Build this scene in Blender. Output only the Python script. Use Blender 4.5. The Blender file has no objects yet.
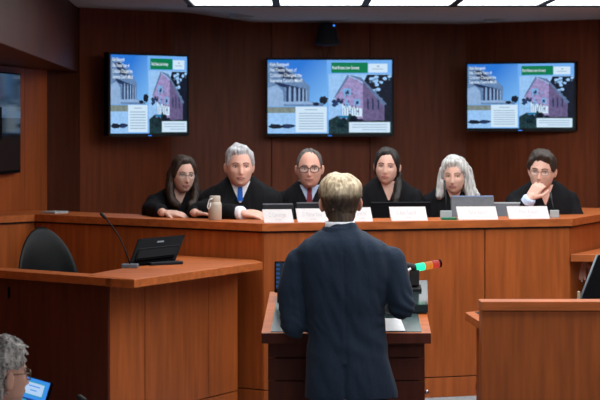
import bpy, bmesh, math, random
from mathutils import Vector, Matrix, noise
from mathutils.bvhtree import BVHTree
random.seed(7)
PI = math.pi
SC = bpy.context.scene
COL = SC.collection
H = 2.08          # camera height
F = 1900.0        # focal length in pixels (600 wide)
def P(px, py, D): return Vector(((px-300)/F*D, D, H-(py-120)/F*D))
def PX(px, D): return (px-300)/F*D
def PZ(py, D): return H-(py-120)/F*D

# ------------------------------------------------------------------ materials
def srgb(r, g, b):
    f = lambda c: (c/255/12.92) if c/255 <= .04045 else ((c/255+.055)/1.055)**2.4
    return (f(r), f(g), f(b), 1)
MATS = {}
def base(name):
    m = bpy.data.materials.new(name); m.use_nodes = True
    nt = m.node_tree; b = nt.nodes['Principled BSDF']
    MATS[name] = m
    return m, nt, b
def noise_rgb(nt, scale, mapscale, c1, c2, detail=4, lo=.3, hi=.7, rot=(0,0,0)):
    tc = nt.nodes.new('ShaderNodeTexCoord'); mp = nt.nodes.new('ShaderNodeMapping')
    mp.inputs['Scale'].default_value = mapscale; mp.inputs['Rotation'].default_value = rot
    nz = nt.nodes.new('ShaderNodeTexNoise'); nz.inputs['Scale'].default_value = scale; nz.inputs['Detail'].default_value = detail
    cr = nt.nodes.new('ShaderNodeValToRGB')
    cr.color_ramp.elements[0].position = lo; cr.color_ramp.elements[1].position = hi
    cr.color_ramp.elements[0].color = c1; cr.color_ramp.elements[1].color = c2
    nt.links.new(tc.outputs['Object'], mp.inputs['Vector']); nt.links.new(mp.outputs[0], nz.inputs['Vector'])
    nt.links.new(nz.outputs['Fac'], cr.inputs['Fac'])
    return cr, nz
def bump(nt, b, src, strength, dist=.002):
    bp = nt.nodes.new('ShaderNodeBump'); bp.inputs['Strength'].default_value = strength; bp.inputs['Distance'].default_value = dist
    nt.links.new(src, bp.inputs['Height']); nt.links.new(bp.outputs[0], b.inputs['Normal'])
def mul(c, k): return (c[0]*k, c[1]*k, c[2]*k, 1)
def wood(name, col, horiz=False, rough=.42, coat=.04):
    m, nt, b = base(name)
    ms = (1.2, 14, 14) if horiz else (14, 14, 1.1)
    cr, nz = noise_rgb(nt, 2.2, ms, mul(col, .74), mul(col, 1.2), 6, .3, .72)
    cr2, nz2 = noise_rgb(nt, 1.3, (1, 1, .6), (.85,.85,.85,1), (1.12,1.12,1.12,1), 2)
    mx = nt.nodes.new('ShaderNodeMix'); mx.data_type = 'RGBA'; mx.blend_type = 'MULTIPLY'; mx.inputs['Factor'].default_value = 1
    nt.links.new(cr.outputs[0], mx.inputs['A']); nt.links.new(cr2.outputs[0], mx.inputs['B'])
    nt.links.new(mx.outputs['Result'], b.inputs['Base Color'])
    b.inputs['Roughness'].default_value = rough; b.inputs['Coat Weight'].default_value = coat; b.inputs['Coat Roughness'].default_value = .25; b.inputs['Specular IOR Level'].default_value = .28
    bump(nt, b, nz.outputs['Fac'], .08, .001)
    return m
def plain(name, col, rough=.5, metal=0, spec=.5, nscale=0, nstr=.0, var=.0):
    m, nt, b = base(name)
    b.inputs['Roughness'].default_value = rough; b.inputs['Metallic'].default_value = metal
    b.inputs['Specular IOR Level'].default_value = spec
    cr, nz = noise_rgb(nt, nscale or 30, (1,1,1), mul(col, 1-var), mul(col, 1+var), 3)
    nt.links.new(cr.outputs[0], b.inputs['Base Color'])
    if nstr: bump(nt, b, nz.outputs['Fac'], nstr, .002)
    return m
def cloth(name, col, fold=.5, sheen=.15, foldscale=(26,26,3), rough=.85, dist=.012):
    m, nt, b = base(name)
    cr, nz = noise_rgb(nt, 260, (1,1,1), mul(col, .8), mul(col, 1.25), 2)
    nt.links.new(cr.outputs[0], b.inputs['Base Color'])
    cr2, nz2 = noise_rgb(nt, 1, foldscale, (0,0,0,1), (1,1,1,1), 3)
    b.inputs['Roughness'].default_value = rough; b.inputs['Sheen Weight'].default_value = sheen
    b.inputs['Specular IOR Level'].default_value = .12
    bump(nt, b, nz2.outputs['Fac'], fold, dist)
    return m
def emit(name, col, s=1.0):
    m, nt, b = base(name)
    b.inputs['Base Color'].default_value = (0.01,0.01,0.01,1)
    b.inputs['Emission Color'].default_value = col; b.inputs['Emission Strength'].default_value = s
    b.inputs['Roughness'].default_value = .4; b.inputs['Specular IOR Level'].default_value = .15
    return m
def hairmat(name, c1, c2, top=None, z0=0, z1=0, scale=90):
    m, nt, b = base(name)
    cr, nz = noise_rgb(nt, 1, (scale, scale, scale*.14), c1, c2, 5, .32, .68)
    out = cr.outputs[0]
    if top:
        cr2, nz2 = noise_rgb(nt, 1, (scale, scale, scale*.14), top[0], top[1], 5, .32, .68)
        tc = nt.nodes.new('ShaderNodeTexCoord'); sp = nt.nodes.new('ShaderNodeSeparateXYZ'); nt.links.new(tc.outputs['Object'], sp.inputs[0])
        mr = nt.nodes.new('ShaderNodeMapRange'); mr.inputs['From Min'].default_value = z0; mr.inputs['From Max'].default_value = z1
        n3 = nt.nodes.new('ShaderNodeTexNoise'); n3.inputs['Scale'].default_value = 45
        ma = nt.nodes.new('ShaderNodeMath'); ma.operation = 'MULTIPLY_ADD'; ma.inputs[1].default_value = .05
        nt.links.new(tc.outputs['Object'], n3.inputs['Vector']); nt.links.new(n3.outputs['Fac'], ma.inputs[0]); nt.links.new(sp.outputs['Z'], ma.inputs[2])
        nt.links.new(ma.outputs[0], mr.inputs['Value'])
        mx = nt.nodes.new('ShaderNodeMix'); mx.data_type = 'RGBA'
        nt.links.new(mr.outputs[0], mx.inputs['Factor']); nt.links.new(out, mx.inputs['A']); nt.links.new(cr2.outputs[0], mx.inputs['B'])
        out = mx.outputs['Result']
    nt.links.new(out, b.inputs['Base Color'])
    b.inputs['Roughness'].default_value = .5; b.inputs['Specular IOR Level'].default_value = .35
    bump(nt, b, nz.outputs['Fac'], .7, .004)
    return m
def skinmat(name, col):
    m, nt, b = base(name)
    cr, nz = noise_rgb(nt, 22, (1,1,1), mul(col,.88), (col[0]*1.08, col[1]*.98, col[2]*.95, 1), 3)
    nt.links.new(cr.outputs[0], b.inputs['Base Color'])
    b.inputs['Roughness'].default_value = .5; b.inputs['Subsurface Weight'].default_value = .08; b.inputs['Subsurface Radius'].default_value = (.01,.004,.002)
    bump(nt, b, nz.outputs['Fac'], .15, .001)
    return m

CH = (.40, .098, .021, 1)
M_bench = wood('cherry_panel', CH)
M_bench2 = wood('cherry_panel_b', mul(CH, .93))
M_cap = wood('cherry_edge', (.46, .118, .027, 1), horiz=True, rough=.46)
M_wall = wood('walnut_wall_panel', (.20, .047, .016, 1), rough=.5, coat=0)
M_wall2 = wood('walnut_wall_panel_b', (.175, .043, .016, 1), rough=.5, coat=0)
M_wallL = wood('lit_wall_panel', (.36, .084, .018, 1), rough=.5, coat=0)  # brighter wood: the light falling on the left wall is put into the colour
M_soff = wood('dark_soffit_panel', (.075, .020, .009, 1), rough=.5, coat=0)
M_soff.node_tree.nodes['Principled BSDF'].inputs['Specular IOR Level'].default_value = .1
M_dark = wood('shaded_cherry', (.095, .018, .008, 1), rough=.5)  # cherry darkened so lectern and desk fronts carry their shade in the colour
M_groove = plain('shadow_gap_black', (.006,.004,.004,1), .8)
M_ceil = plain('grey_ceiling_paint', (.55,.53,.54,1), .9, nscale=60, nstr=.1, var=.03)
M_carpet = plain('grey_carpet', (.30,.33,.35,1), 1, nscale=180, nstr=.6, var=.35)
M_black = plain('black_plastic', (.003,.003,.004,1), .6, spec=.03, var=.1)
M_blackm = plain('matt_black', (.008,.008,.009,1), .7, var=.1)
M_grey = plain('grey_plastic', (.12,.14,.16,1), .5, spec=.25, var=.1)
M_lgrey = plain('light_grey_plastic', (.38,.43,.45,1), .4, var=.05)
M_dgrey = plain('charcoal_plastic', (.012,.015,.018,1), .45, spec=.1, var=.1)
M_leather = plain('black_leather', (.004,.005,.006,1), .33, spec=.16, nscale=120, nstr=.25, var=.2)
M_chrome = plain('chrome', (.6,.6,.62,1), .2, metal=1)
M_paper = plain('white_paper', (.86,.87,.88,1), .7, var=.02)
M_ink = plain('faint_grey_print', (.66,.66,.68,1), .8)
M_bottle = plain('cream_bottle_enamel', (.50,.44,.36,1), .4, var=.05)
M_teal = plain('dark_teal_desk_pad', (.045,.075,.078,1), .25, var=.0)
M_tealg = plain('glossy_black_teal_lid', (.018,.03,.032,1), .16, var=.1)
M_green = plain('green_felt', (.0,.14,.06,1), .7, var=.1)
M_beige = plain('beige_plastic', (.45,.40,.28,1), .5, var=.1)
M_robe = cloth('black_robe_cloth', (.0075,.008,.0095,1), .7, .0)
M_suit = cloth('navy_suit_wool', (.0165,.0285,.050,1), .6, .05, (11,11,5), .75, .022)
M_trouser = cloth('navy_trouser_wool', (.016,.024,.04,1), .3, .12, (9,9,3), .8, .01)
M_coat = cloth('black_coat_cloth', (.012,.012,.014,1), .4, .1)
M_shirt = cloth('white_shirt_cotton', (.78,.80,.84,1), .15, 0)
M_shirtb = cloth('pale_blue_shirt_cotton', (.48,.60,.80,1), .15, 0)
M_tieb = cloth('blue_tie_silk', (.02,.12,.50,1), .15, 0, rough=.4)
M_tier = cloth('dark_red_tie_silk', (.16,.02,.03,1), .15, 0, rough=.4)
M_eye = plain('eye_white', (.55,.52,.5,1), .25)
M_iris = plain('dark_iris', (.02,.014,.01,1), .2)
M_lip = plain('lip', (.36,.14,.12,1), .5)
M_lipf = plain('lip_rose', (.40,.14,.13,1), .45)
M_gold = plain('thin_metal_frame', (.16,.13,.10,1), .3, metal=.8)
M_glass_dark = plain('black_glasses_frame', (.01,.01,.01,1), .3)
M_lens, nt_, b_ = base('clear_lens')
b_.inputs['Base Color'].default_value = (.9,.95,.95,1); b_.inputs['Alpha'].default_value = .10; b_.inputs['Roughness'].default_value = .08

# ------------------------------------------------------------------ mesh helpers
def newbm(): return bmesh.new()
def add_box(bm, c, s, R=None, mi=0, bevel=0):
    r = bmesh.ops.create_cube(bm, size=1)
    M = Matrix.Translation(Vector(c)) @ (R.to_4x4() if R else Matrix.Identity(4)) @ Matrix.Diagonal((s[0],s[1],s[2],1))
    bmesh.ops.transform(bm, matrix=M, verts=r['verts'])
    fs = set(f for v in r['verts'] for f in v.link_faces)
    for f in fs: f.material_index = mi
    if bevel:
        es = set(e for f in fs for e in f.edges)
        rr = bmesh.ops.bevel(bm, geom=list(es), offset=bevel, segments=2, affect='EDGES', profile=.5)
        for f in rr['faces']: f.material_index = mi
def add_prism(bm, pts, z0, z1, mi=0, bevel=0):
    """pts: list of (x,y) or (x,y,z0,z1)"""
    a = [bm.verts.new((p[0], p[1], p[2] if len(p) > 2 else z0)) for p in pts]
    b = [bm.verts.new((p[0], p[1], p[3] if len(p) > 2 else z1)) for p in pts]
    n = len(pts); fs = [bm.faces.new(a[::-1]), bm.faces.new(b)]
    for i in range(n): fs.append(bm.faces.new((a[i], a[(i+1)%n], b[(i+1)%n], b[i])))
    for f in fs: f.material_index = mi
    bmesh.ops.recalc_face_normals(bm, faces=fs)
    if bevel:
        es = set(e for f in fs for e in f.edges)
        rr = bmesh.ops.bevel(bm, geom=list(es), offset=bevel, segments=2, affect='EDGES', profile=.5)
        for f in rr['faces']: f.material_index = mi
def wallseg(bm, p, q, z0, z1, th, mi=0, z1b=None, z0b=None, bevel=0):
    """upright slab from p to q (xy), thickness goes to the left-hand side of p->q (away from the camera for +x walks)"""
    p = Vector(p); q = Vector(q); d = (q-p).normalized(); n = Vector((-d.y, d.x))*th
    z1b = z1 if z1b is None else z1b; z0b = z0 if z0b is None else z0b
    add_prism(bm, [(p.x,p.y,z0,z1),(q.x,q.y,z0b,z1b),(q.x+n.x,q.y+n.y,z0b,z1b),(p.x+n.x,p.y+n.y,z0,z1)], 0, 0, mi, bevel)
def ring_pts(c, ax, ay, r1, r2, n, p=2.0):
    out = []
    for i in range(n):
        t = 2*PI*i/n; ct, st = math.cos(t), math.sin(t)
        x = math.copysign(abs(ct)**(2/p), ct); y = math.copysign(abs(st)**(2/p), st)
        out.append(c + ax*(x*r1) + ay*(y*r2))
    return out
def loft(bm, rings, cap=True, mi=0):
    vs = [[bm.verts.new(p) for p in r] for r in rings]; n = len(vs[0]); fs = []
    for a, b in zip(vs[:-1], vs[1:]):
        for i in range(n): fs.append(bm.faces.new((a[i], a[(i+1)%n], b[(i+1)%n], b[i])))
    if cap: fs.append(bm.faces.new(vs[0][::-1])); fs.append(bm.faces.new(vs[-1]))
    for f in fs: f.material_index = mi; f.smooth = True
    bmesh.ops.recalc_face_normals(bm, faces=fs)
    return fs
def frame_of(d):
    d = d.normalized(); u = Vector((0,0,1)) if abs(d.z) < .9 else Vector((1,0,0))
    a = d.cross(u).normalized(); return a, a.cross(d).normalized()
def capsule(bm, p0, p1, r0, r1, n=12, mi=0, flat=1.0):
    p0 = Vector(p0); p1 = Vector(p1); d = (p1-p0)
    if d.length < 1e-6: d = Vector((0,0,1e-4))
    dn = d.normalized(); a, b = frame_of(d); rings = []
    for t in (-.95,-.7,-.35): k = math.sqrt(1-t*t); rings.append(ring_pts(p0+dn*(r0*t), a, b, r0*k, r0*k*flat, n))
    rings.append(ring_pts(p0, a, b, r0, r0*flat, n)); rings.append(ring_pts(p1, a, b, r1, r1*flat, n))
    for t in (.35,.7,.95): k = math.sqrt(1-t*t); rings.append(ring_pts(p1+dn*(r1*t), a, b, r1*k, r1*k*flat, n))
    loft(bm, rings, True, mi)
def tube(bm, pts, r, n=8, mi=0, r2=None):
    pts = [Vector(p) for p in pts]; rings = []; N = len(pts); pa = None
    for i, p in enumerate(pts):
        d = (pts[min(i+1,N-1)]-pts[max(i-1,0)]).normalized()
        if pa is None: a, b = frame_of(d)
        else:
            a = (pa - d*pa.dot(d)).normalized(); b = a.cross(d).normalized()
        pa = a
        rr = r if r2 is None else r+(r2-r)*i/(N-1)
        rings.append(ring_pts(p, a, b, rr, rr, n))
    loft(bm, rings, True, mi)
def ellipsoid(bm, c, r, R=None, seg=18, mi=0):
    q = bmesh.ops.create_uvsphere(bm, u_segments=seg, v_segments=max(8, seg*2//3), radius=1)
    M = Matrix.Translation(Vector(c)) @ (R.to_4x4() if R else Matrix.Identity(4)) @ Matrix.Diagonal((r[0],r[1],r[2],1))
    bmesh.ops.transform(bm, matrix=M, verts=q['verts'])
    for v in q['verts']:
        for f in v.link_faces: f.smooth = True; f.material_index = mi
def lathe(bm, c, prof, n=28, mi=0, axis=None):
    c = Vector(c); ax = Vector((0,0,1)) if axis is None else axis.normalized(); a, b = frame_of(ax)
    loft(bm, [ring_pts(c+ax*z, a, b, max(r,1e-4), max(r,1e-4), n) for r, z in prof], True, mi)
def fuse(bm, voxel, smooth=4, dispf=None):
    """melt overlapping pieces into one continuous skin"""
    me = bpy.data.meshes.new('t'); bm.to_mesh(me); bm.free()
    o = bpy.data.objects.new('t', me); COL.objects.link(o)
    m = o.modifiers.new('r', 'REMESH'); m.mode = 'VOXEL'; m.voxel_size = voxel; m.use_smooth_shade = True
    if smooth:
        s = o.modifiers.new('s', 'SMOOTH'); s.iterations = smooth; s.factor = .5
    dg = bpy.context.evaluated_depsgraph_get()
    ev = o.evaluated_get(dg); nm = bpy.data.meshes.new_from_object(ev)
    out = bmesh.new(); out.from_mesh(nm)
    bpy.data.objects.remove(o); bpy.data.meshes.remove(me); bpy.data.meshes.remove(nm)
    if dispf:
        out.normal_update()
        for v in out.verts: v.co += v.normal*dispf(v.co)
    for f in out.faces: f.smooth = True; f.material_index = 0
    return out
def merge(dst, src):
    me = bpy.data.meshes.new('t'); src.to_mesh(me); src.free(); dst.from_mesh(me); bpy.data.meshes.remove(me)
def rootloc(p):
    v = Vector((0,0,0))
    while p: v = v+p.location; p = p.parent
    return v
def obj(name, bm, mats, parent=None, world=True, xform=None):
    if xform is not None: bmesh.ops.transform(bm, matrix=xform, verts=bm.verts)
    if parent and world: bmesh.ops.translate(bm, vec=-rootloc(parent), verts=bm.verts)
    me = bpy.data.meshes.new(name); bm.to_mesh(me); bm.free()
    for m in (mats if isinstance(mats, (list, tuple)) else [mats]): me.materials.append(m)
    o = bpy.data.objects.new(name, me); COL.objects.link(o)
    if parent: o.parent = parent
    return o
def thing(name, label, cat, loc, rot=(0,0,0), group=None):
    o = bpy.data.objects.new(name, None); COL.objects.link(o); o.empty_display_size = .1
    o.location = loc; o.rotation_euler = rot; o['label'] = label; o['category'] = cat
    if group: o['group'] = group
    return o
def tag(o, label, cat, group=None):
    o['label'] = label; o['category'] = cat
    if group: o['group'] = group
    return o
def struct(name, bm, mats):
    o = obj(name, bm, mats); o['kind'] = 'structure'; return o
def copy_tree(o, parent=None):
    c = o.copy(); COL.objects.link(c); c.parent = parent
    for ch in list(o.children): copy_tree(ch, c)
    return c
def text_bm(bm, body, M, size, mi=0, bold=False, ext=.0002, sx=1.0):
    cu = bpy.data.curves.new('t', 'FONT'); cu.body = body; cu.size = size; cu.extrude = ext; cu.resolution_u = 2
    if bold: cu.offset = size*.008
    o = bpy.data.objects.new('t', cu); COL.objects.link(o)
    dg = bpy.context.evaluated_depsgraph_get(); me = bpy.data.meshes.new_from_object(o.evaluated_get(dg))
    b2 = bmesh.new(); b2.from_mesh(me); bmesh.ops.scale(b2, vec=(sx,1,1), verts=b2.verts)
    bmesh.ops.transform(b2, matrix=M, verts=b2.verts)
    for f in b2.faces: f.material_index = mi
    bpy.data.objects.remove(o); bpy.data.curves.remove(cu); bpy.data.meshes.remove(me)
    merge(bm, b2)

# ------------------------------------------------------------------ room shell
DAIS = .505; WT = 3.05; TOPZ = 1.508
bm = newbm(); add_prism(bm, [(-3.4,-1.5),(4.2,-1.5),(4.2,15),(-3.4,15)], -.1, 0); struct('floor', bm, M_carpet)
bm = newbm(); add_prism(bm, [(-3.0,8.75),(-.62,8.75),(-.22,10.02),(4.0,10.02),(4.0,14.9),(-3.0,14.9)], .0, DAIS, bevel=.008)
struct('floor_dais', bm, M_carpet)

def panelled(bm, p, q, z0, z1, ts, th=.03, gap=.007, mis=(0,), z1b=None):
    """wall backing (mat 2) plus panels between the fractions ts"""
    p = Vector(p); q = Vector(q); d = (q-p).normalized(); n = Vector((-d.y, d.x)); L = (q-p).length
    wallseg(bm, p+n*.02, q+n*.02, z0, z1, .10, 2, z1b)
    ts = [0]+list(ts)+[1]
    for i in range(len(ts)-1):
        a = p.lerp(q, ts[i]) + d*(gap/2 if i else 0); b = p.lerp(q, ts[i+1]) - d*(gap/2 if i < len(ts)-2 else 0)
        wallseg(bm, a, b, z0, z1, th, mis[i % len(mis)])
A = (PX(80,13.3), 13.3); B = (PX(171,14.1), 14.1); Cc = (PX(466,14.5), 14.5); Dd = (PX(600,13.75)+.35, 13.55)
bm = newbm()
panelled(bm, A, B, 0, WT, (), mis=(0,))
panelled(bm, B, Cc, 0, WT, ((PX(271.7,14.25)-B[0])/(Cc[0]-B[0]), (PX(370,14.36)-B[0])/(Cc[0]-B[0])), mis=(1,0,1))
panelled(bm, Cc, Dd, 0, WT, (.72,), mis=(0,1))
struct('wall_back', bm, [M_wall, M_wall2, M_groove])
W0 = (-2.75, 5.1); W1 = (PX(0,11.8), 11.8); W2 = (PX(47,12.9), 12.9)
bm = newbm()
panelled(bm, W0, W2, 0, WT, (.45,.7,.93), mis=(0,1))
struct('wall_left', bm, [M_wallL, M_wallL, M_groove])
bm = newbm(); panelled(bm, W2, A, 0, WT, ()); struct('wall_left_return', bm, [M_soff, M_soff, M_groove])  # return wall takes a darker wood, its shade painted into the colour
bm = newbm(); panelled(bm, Dd, (4.0, 10.5), 0, WT, (.5,)); panelled(bm, (4.0,10.5), (4.1, 3.0), 0, WT, (.2,.4,.6,.8))
struct('wall_right', bm, [M_wall, M_wall, M_groove])
# soffit over the left aisle
S0 = Vector((PX(0,8.3)+.12, 5.1)); S1 = Vector((PX(78,13.3), 13.32)); zs = PZ(72, 13.3)
bm = newbm()
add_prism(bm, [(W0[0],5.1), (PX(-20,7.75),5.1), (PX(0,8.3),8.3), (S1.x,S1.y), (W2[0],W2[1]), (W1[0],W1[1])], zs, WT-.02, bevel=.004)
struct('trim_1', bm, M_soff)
# ceiling: grey plaster round the big luminous coffer
LX0, LX1, LY0, LY1 = -.715, 3.24, 7.55, 12.25
bm = newbm()
def cq(pts, th=.06):
    add_prism(bm, [(x,y,z,z+th) for x,y,z in pts], 0, 0)
cq([(-3.3,LY1,2.89),(LX0,LY1,2.85),(B[0],14.6,2.89),(-3.3,14.6,2.89)])
cq([(LX0,LY1,2.85),(-.2,LY1,2.812),(-.4,14.8,2.812),(B[0],14.6,2.89)])
cq([(-.2,LY1,2.812),(LX1,LY1,2.812),(LX1,14.8,2.812),(-.4,14.8,2.812)])
cq([(LX1,LY1,2.812),(4.3,LY1,2.812),(4.3,14.8,2.812),(LX1,14.8,2.812)])
cq([(-3.3,LY0,2.89),(LX0,LY0,2.85),(LX0,LY1,2.85),(-3.3,LY1,2.89)])
cq([(LX1,LY0,2.812),(4.3,LY0,2.812),(4.3,LY1,2.812),(LX1,LY1,2.812)])
cq([(-3.3,-1.5,2.89),(4.3,-1.5,2.85),(4.3,LY0,2.85),(-3.3,LY0,2.89)])
# upstand of the coffer
for a, b in (((LX0,LY0),(LX0,LY1)), ((LX1,LY0),(LX1,LY1)), ((LX0,LY0),(LX1,LY0)), ((LX0,LY1),(LX1,LY1))):
    cx, cy = (a[0]+b[0])/2, (a[1]+b[1])/2
    add_box(bm, (cx, cy, 2.89), (abs(a[0]-b[0])+.03, abs(a[1]-b[1])+.03, .12))
struct('ceiling', bm, M_ceil)
bm = newbm()
for a, b in (((LX0,LY1-.03),(LX1,LY1-.03)), ((LX0+.03,LY0),(LX0+.03,LY1))):
    cx, cy = (a[0]+b[0])/2, (a[1]+b[1])/2
    add_box(bm, (cx, cy, 2.812), (abs(a[0]-b[0])+.02, abs(a[1]-b[1])+.02, .012))
struct('trim_2', bm, M_dgrey)
# luminous panels
M_lum = emit('white_diffuser', (.97,.985,1,1), 3.45)
NXc, NYc = 7, 4; dx = (LX1-LX0)/NXc; dy = (LY1-LY0)/NYc
pan = thing('ceiling_light', 'square white luminous panel in the ceiling over the well', 'ceiling light', (0,0,2.86), group='luminous ceiling panels')
bm = newbm(); add_box(bm, (0,0,.01), (dx-.02, dy-.02, .02)); obj('diffuser', bm, M_lum, pan, world=False)
bm = newbm()
for sx in (-1,1): add_box(bm, (sx*(dx/2-.012),0,0), (.024, dy, .012)); add_box(bm, (0,sx*(dy/2-.006),0), (dx, .012, .012))
obj('frame', bm, M_dgrey, pan, world=False)
for i in range(NXc):
    for j in range(NYc):
        o = pan if (i, j) == (0, 0) else copy_tree(pan)
        o.location = (LX0+(i+.5)*dx, LY0+(j+.5)*dy, 2.818)
rows = ['in the row next to the back soffit', 'in the second row from the back soffit', 'in the third row from the back soffit', 'in the row nearest the audience']
for o in [o for o in COL.objects if o.name.startswith('ceiling_light') and o.parent is None]:
    j = int(round((LY1-o.location.y)/dy-.5))
    o['label'] = 'square white luminous ceiling panel ' + rows[j]
    o['group'] = 'luminous ceiling panels ' + rows[j]
# recessed downlights
M_dl = emit('dim_lens', (.9,.93,.95,1), .45)
def downlight(px, py, zc, r, label, lens):
    D = (zc-H)*F/(120-py); t = thing('downlight', label, 'ceiling light', (PX(px,D), D, zc-.01))
    bm = newbm(); a = Vector((1,0,0)); b = Vector((0,1,0))
    rr = [(r,.03),(r,-.004),(r*.82,-.008),(r*.76,.012),(r*.7,.02)]
    loft(bm, [ring_pts(Vector((0,0,z)), a, b, q, q, 32) for q, z in rr], False); obj('trim_ring', bm, M_lgrey, t, world=False)
    bm = newbm(); loft(bm, [ring_pts(Vector((0,0,z)), a, b, q, q, 32) for q, z in ((r*.76,.004),(r*.76,.012))]); obj('lens', bm, lens, t, world=False)
downlight(137, 2.4, 2.885, .108, 'round white recessed downlight in the ceiling above the left television', M_dl)
downlight(242, 15.6, 2.822, .09, 'round grey recessed downlight in the ceiling left of the black dome camera', M_lgrey)
downlight(495, 19.2, 2.812, .085, 'round grey recessed downlight in the ceiling above the right television', M_grey)

# ------------------------------------------------------------------ judges' bench
b0 = Vector((-1.95, 11.16)); b1 = Vector((PX(35,11.56), 11.56)); b2 = Vector((PX(263,10.5), 10.5)); b3 = Vector((PX(570,11.02), 11.02)); b4 = Vector((PX(600,11.6)+.3, 12.26))
bench = thing('judges_bench', 'long angled cherry wood judges bench on the carpeted dais', 'bench', (.6,10.9,DAIS))
def nrm(p, q):
    d = (q-p).normalized(); return Vector((-d.y, d.x))
def offs(poly, k):
    out = []
    for i, p in enumerate(poly):
        ns = []
        if i > 0: ns.append(nrm(poly[i-1], p))
        if i < len(poly)-1: ns.append(nrm(p, poly[i+1]))
        n = sum(ns, Vector((0,0)))/len(ns); n = n/(n.length**2) if len(ns) > 1 else n
        out.append(p+n*k)
    return out
BL = [b0,b1,b2,b3,b4]
def strip(poly, k0, k1, z0, z1, mats, name, parent, bevel=.003):
    a = offs(poly, k0); b = offs(poly, k1); bm = newbm()
    for i in range(len(poly)-1):
        add_prism(bm, [a[i], a[i+1], b[i+1], b[i]], z0, z1, bevel=0)
    bmesh.ops.remove_doubles(bm, verts=bm.verts, dist=1e-5)
    return obj(name, bm, mats, parent)
strip(BL, -.02, .36, TOPZ-.042, TOPZ, M_cap, 'bench_top', bench)
strip(BL, -.008, .02, TOPZ-.052, TOPZ-.042, M_groove, 'shadow_strip', bench)
strip(BL, .36, .40, 1.30, TOPZ-.01, M_bench2, 'inner_rail', bench)
strip(BL, .38, .72, 1.33, 1.36, M_cap, 'work_surface', bench)
strip(BL, .05, .09, DAIS, TOPZ-.05, M_groove, 'backing', bench)
zp = TOPZ-.052
def bpanel(p, q, z0, z1, m, nm='panel', th=.045, z0b=None):
    bm = newbm(); d = (q-p).normalized()*.003; wallseg(bm, p+d, q-d, z0, z1, th, 0, z1, z0b, bevel=.0015); return obj(nm, bm, m, bench)
zpl = .588; zpr = .622
bpanel(b0, b1, .60, zp, M_bench)
m12 = b1.lerp(b2, .47); bpanel(b1, m12, .59, zp, M_bench2); bpanel(m12, b2, .59, zp, M_bench)
def onb(px):  # point of the centre run under a pixel column
    p, q = b2, b3; k = (px-300)/F; t = (k*p.y-p.x)/((q.x-p.x)-k*(q.y-p.y)); return p.lerp(q, t)
sA, sB = onb(340), onb(485)
bpanel(b2, sA, zpl, zp, M_bench); bpanel(sA, sB, zpr, zp, M_bench2); bpanel(sB, b3, zpr, zp, M_bench); bpanel(b3, b4, zpr, zp, M_bench2)
bpanel(b0, b1, DAIS, .59, M_bench2, 'plinth'); bpanel(b1, b2, DAIS, .583, M_bench, 'plinth')
bpanel(b2, sA, DAIS, zpl-.006, M_bench, 'plinth', .055); bpanel(sA, b3, DAIS, zpr-.006, M_bench, 'plinth', .055); bpanel(b3, b4, DAIS, zpr-.006, M_bench, 'plinth')
# small black outlet on the plinth
q = onb(477); bm = newbm(); add_box(bm, (q.x, q.y-.006, PZ(387,10.83)), (.012, .012, .04), bevel=.002)
tag(obj('outlet', bm, M_black), 'tiny black outlet on the bench plinth beside the front partition', 'outlet')
# lower desk on the right wing
t = thing('side_desk', 'lower cherry desk built against the right wing of the bench', 'desk', (1.75,11.2,DAIS))
bm = newbm(); add_prism(bm, [(PX(570,11.0)+.004,11.0),(2.1,10.93),(2.2,12.1),(2.06,12.03),(1.575,11.03)], 1.26, 1.302, bevel=.003); obj('desk_top', bm, M_cap, t)
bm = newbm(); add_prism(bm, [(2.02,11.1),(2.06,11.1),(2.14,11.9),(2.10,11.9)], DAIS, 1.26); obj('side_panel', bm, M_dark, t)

# ------------------------------------------------------------------ left desk
desk = thing('clerk_desk', 'angled cherry clerk desk in front of the bench on the left', 'desk', (-1.0,10,DAIS))
ZD = 1.308
K0 = Vector((PX(134,9.2), 9.2)); K1 = Vector((PX(262.5,10.33), 10.33)); K1b = Vector((K1.x+.035,10.44))
u = (K1-K0).normalized()
Lf = K0+Vector((-.74,.58))*1.35
bm = newbm()
add_prism(bm, [tuple(K0), tuple(K1), (-.25,10.50), (-.72,10.86), (-.93,9.88), (-1.055,9.52), (-1.06,9.47)], ZD-.042, ZD, bevel=.003)
obj('desk_top', bm, M_cap, desk)
n2 = Vector((.58,.74)).normalized()*.14
bm = newbm(); s = K0+Vector((-.74,.58))*.012
add_prism(bm, [tuple(K0+Vector((-.74,.58))*.16+Vector((0,0))), tuple(Lf), tuple(Lf+n2), tuple(K0+Vector((-.74,.58))*.16+n2)], ZD-.042, ZD-.002, bevel=.002)
add_prism(bm, [tuple(K0+Vector((-.74,.58))*.01+Vector((.0,.0))), tuple(K0+Vector((-.74,.58))*.2), tuple(K0+Vector((-.74,.58))*.2+n2*.4), tuple(K0+n2*.4+Vector((-.74,.58))*.01)], ZD-.044, ZD-.003)
obj('desk_rail', bm, M_cap, desk)
c0 = Vector((-.95,9.4)); c1 = Vector((-.343,10.5)); cL = c0+Vector((-.74,.58))*1.2
def dpanel(p, q, z0, z1, m, nm='panel', th=.04):
    bm = newbm(); d = (q-p).normalized()*.0025; wallseg(bm, p+d, q-d, z0, z1, th, 0, bevel=.0015); return obj(nm, bm, m, desk)
def onl(px, p=c0, q=c1):
    k = (px-300)/F; t = (k*p.y-p.x)/((q.x-p.x)-k*(q.y-p.y)); return p.lerp(q, t)
s1, s2 = onl(145), onl(209)
c0s = c0+(c1-c0).normalized()*.016
for a, b, m in ((c0s,s1,M_bench),(s1,s2,M_bench2),(s2,c1,M_bench)): dpanel(a, b, .588, ZD-.043, m)
dpanel(c0s, c1, DAIS, .582, M_bench, 'plinth')
f1 = onl(6, c0, cL)
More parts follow.
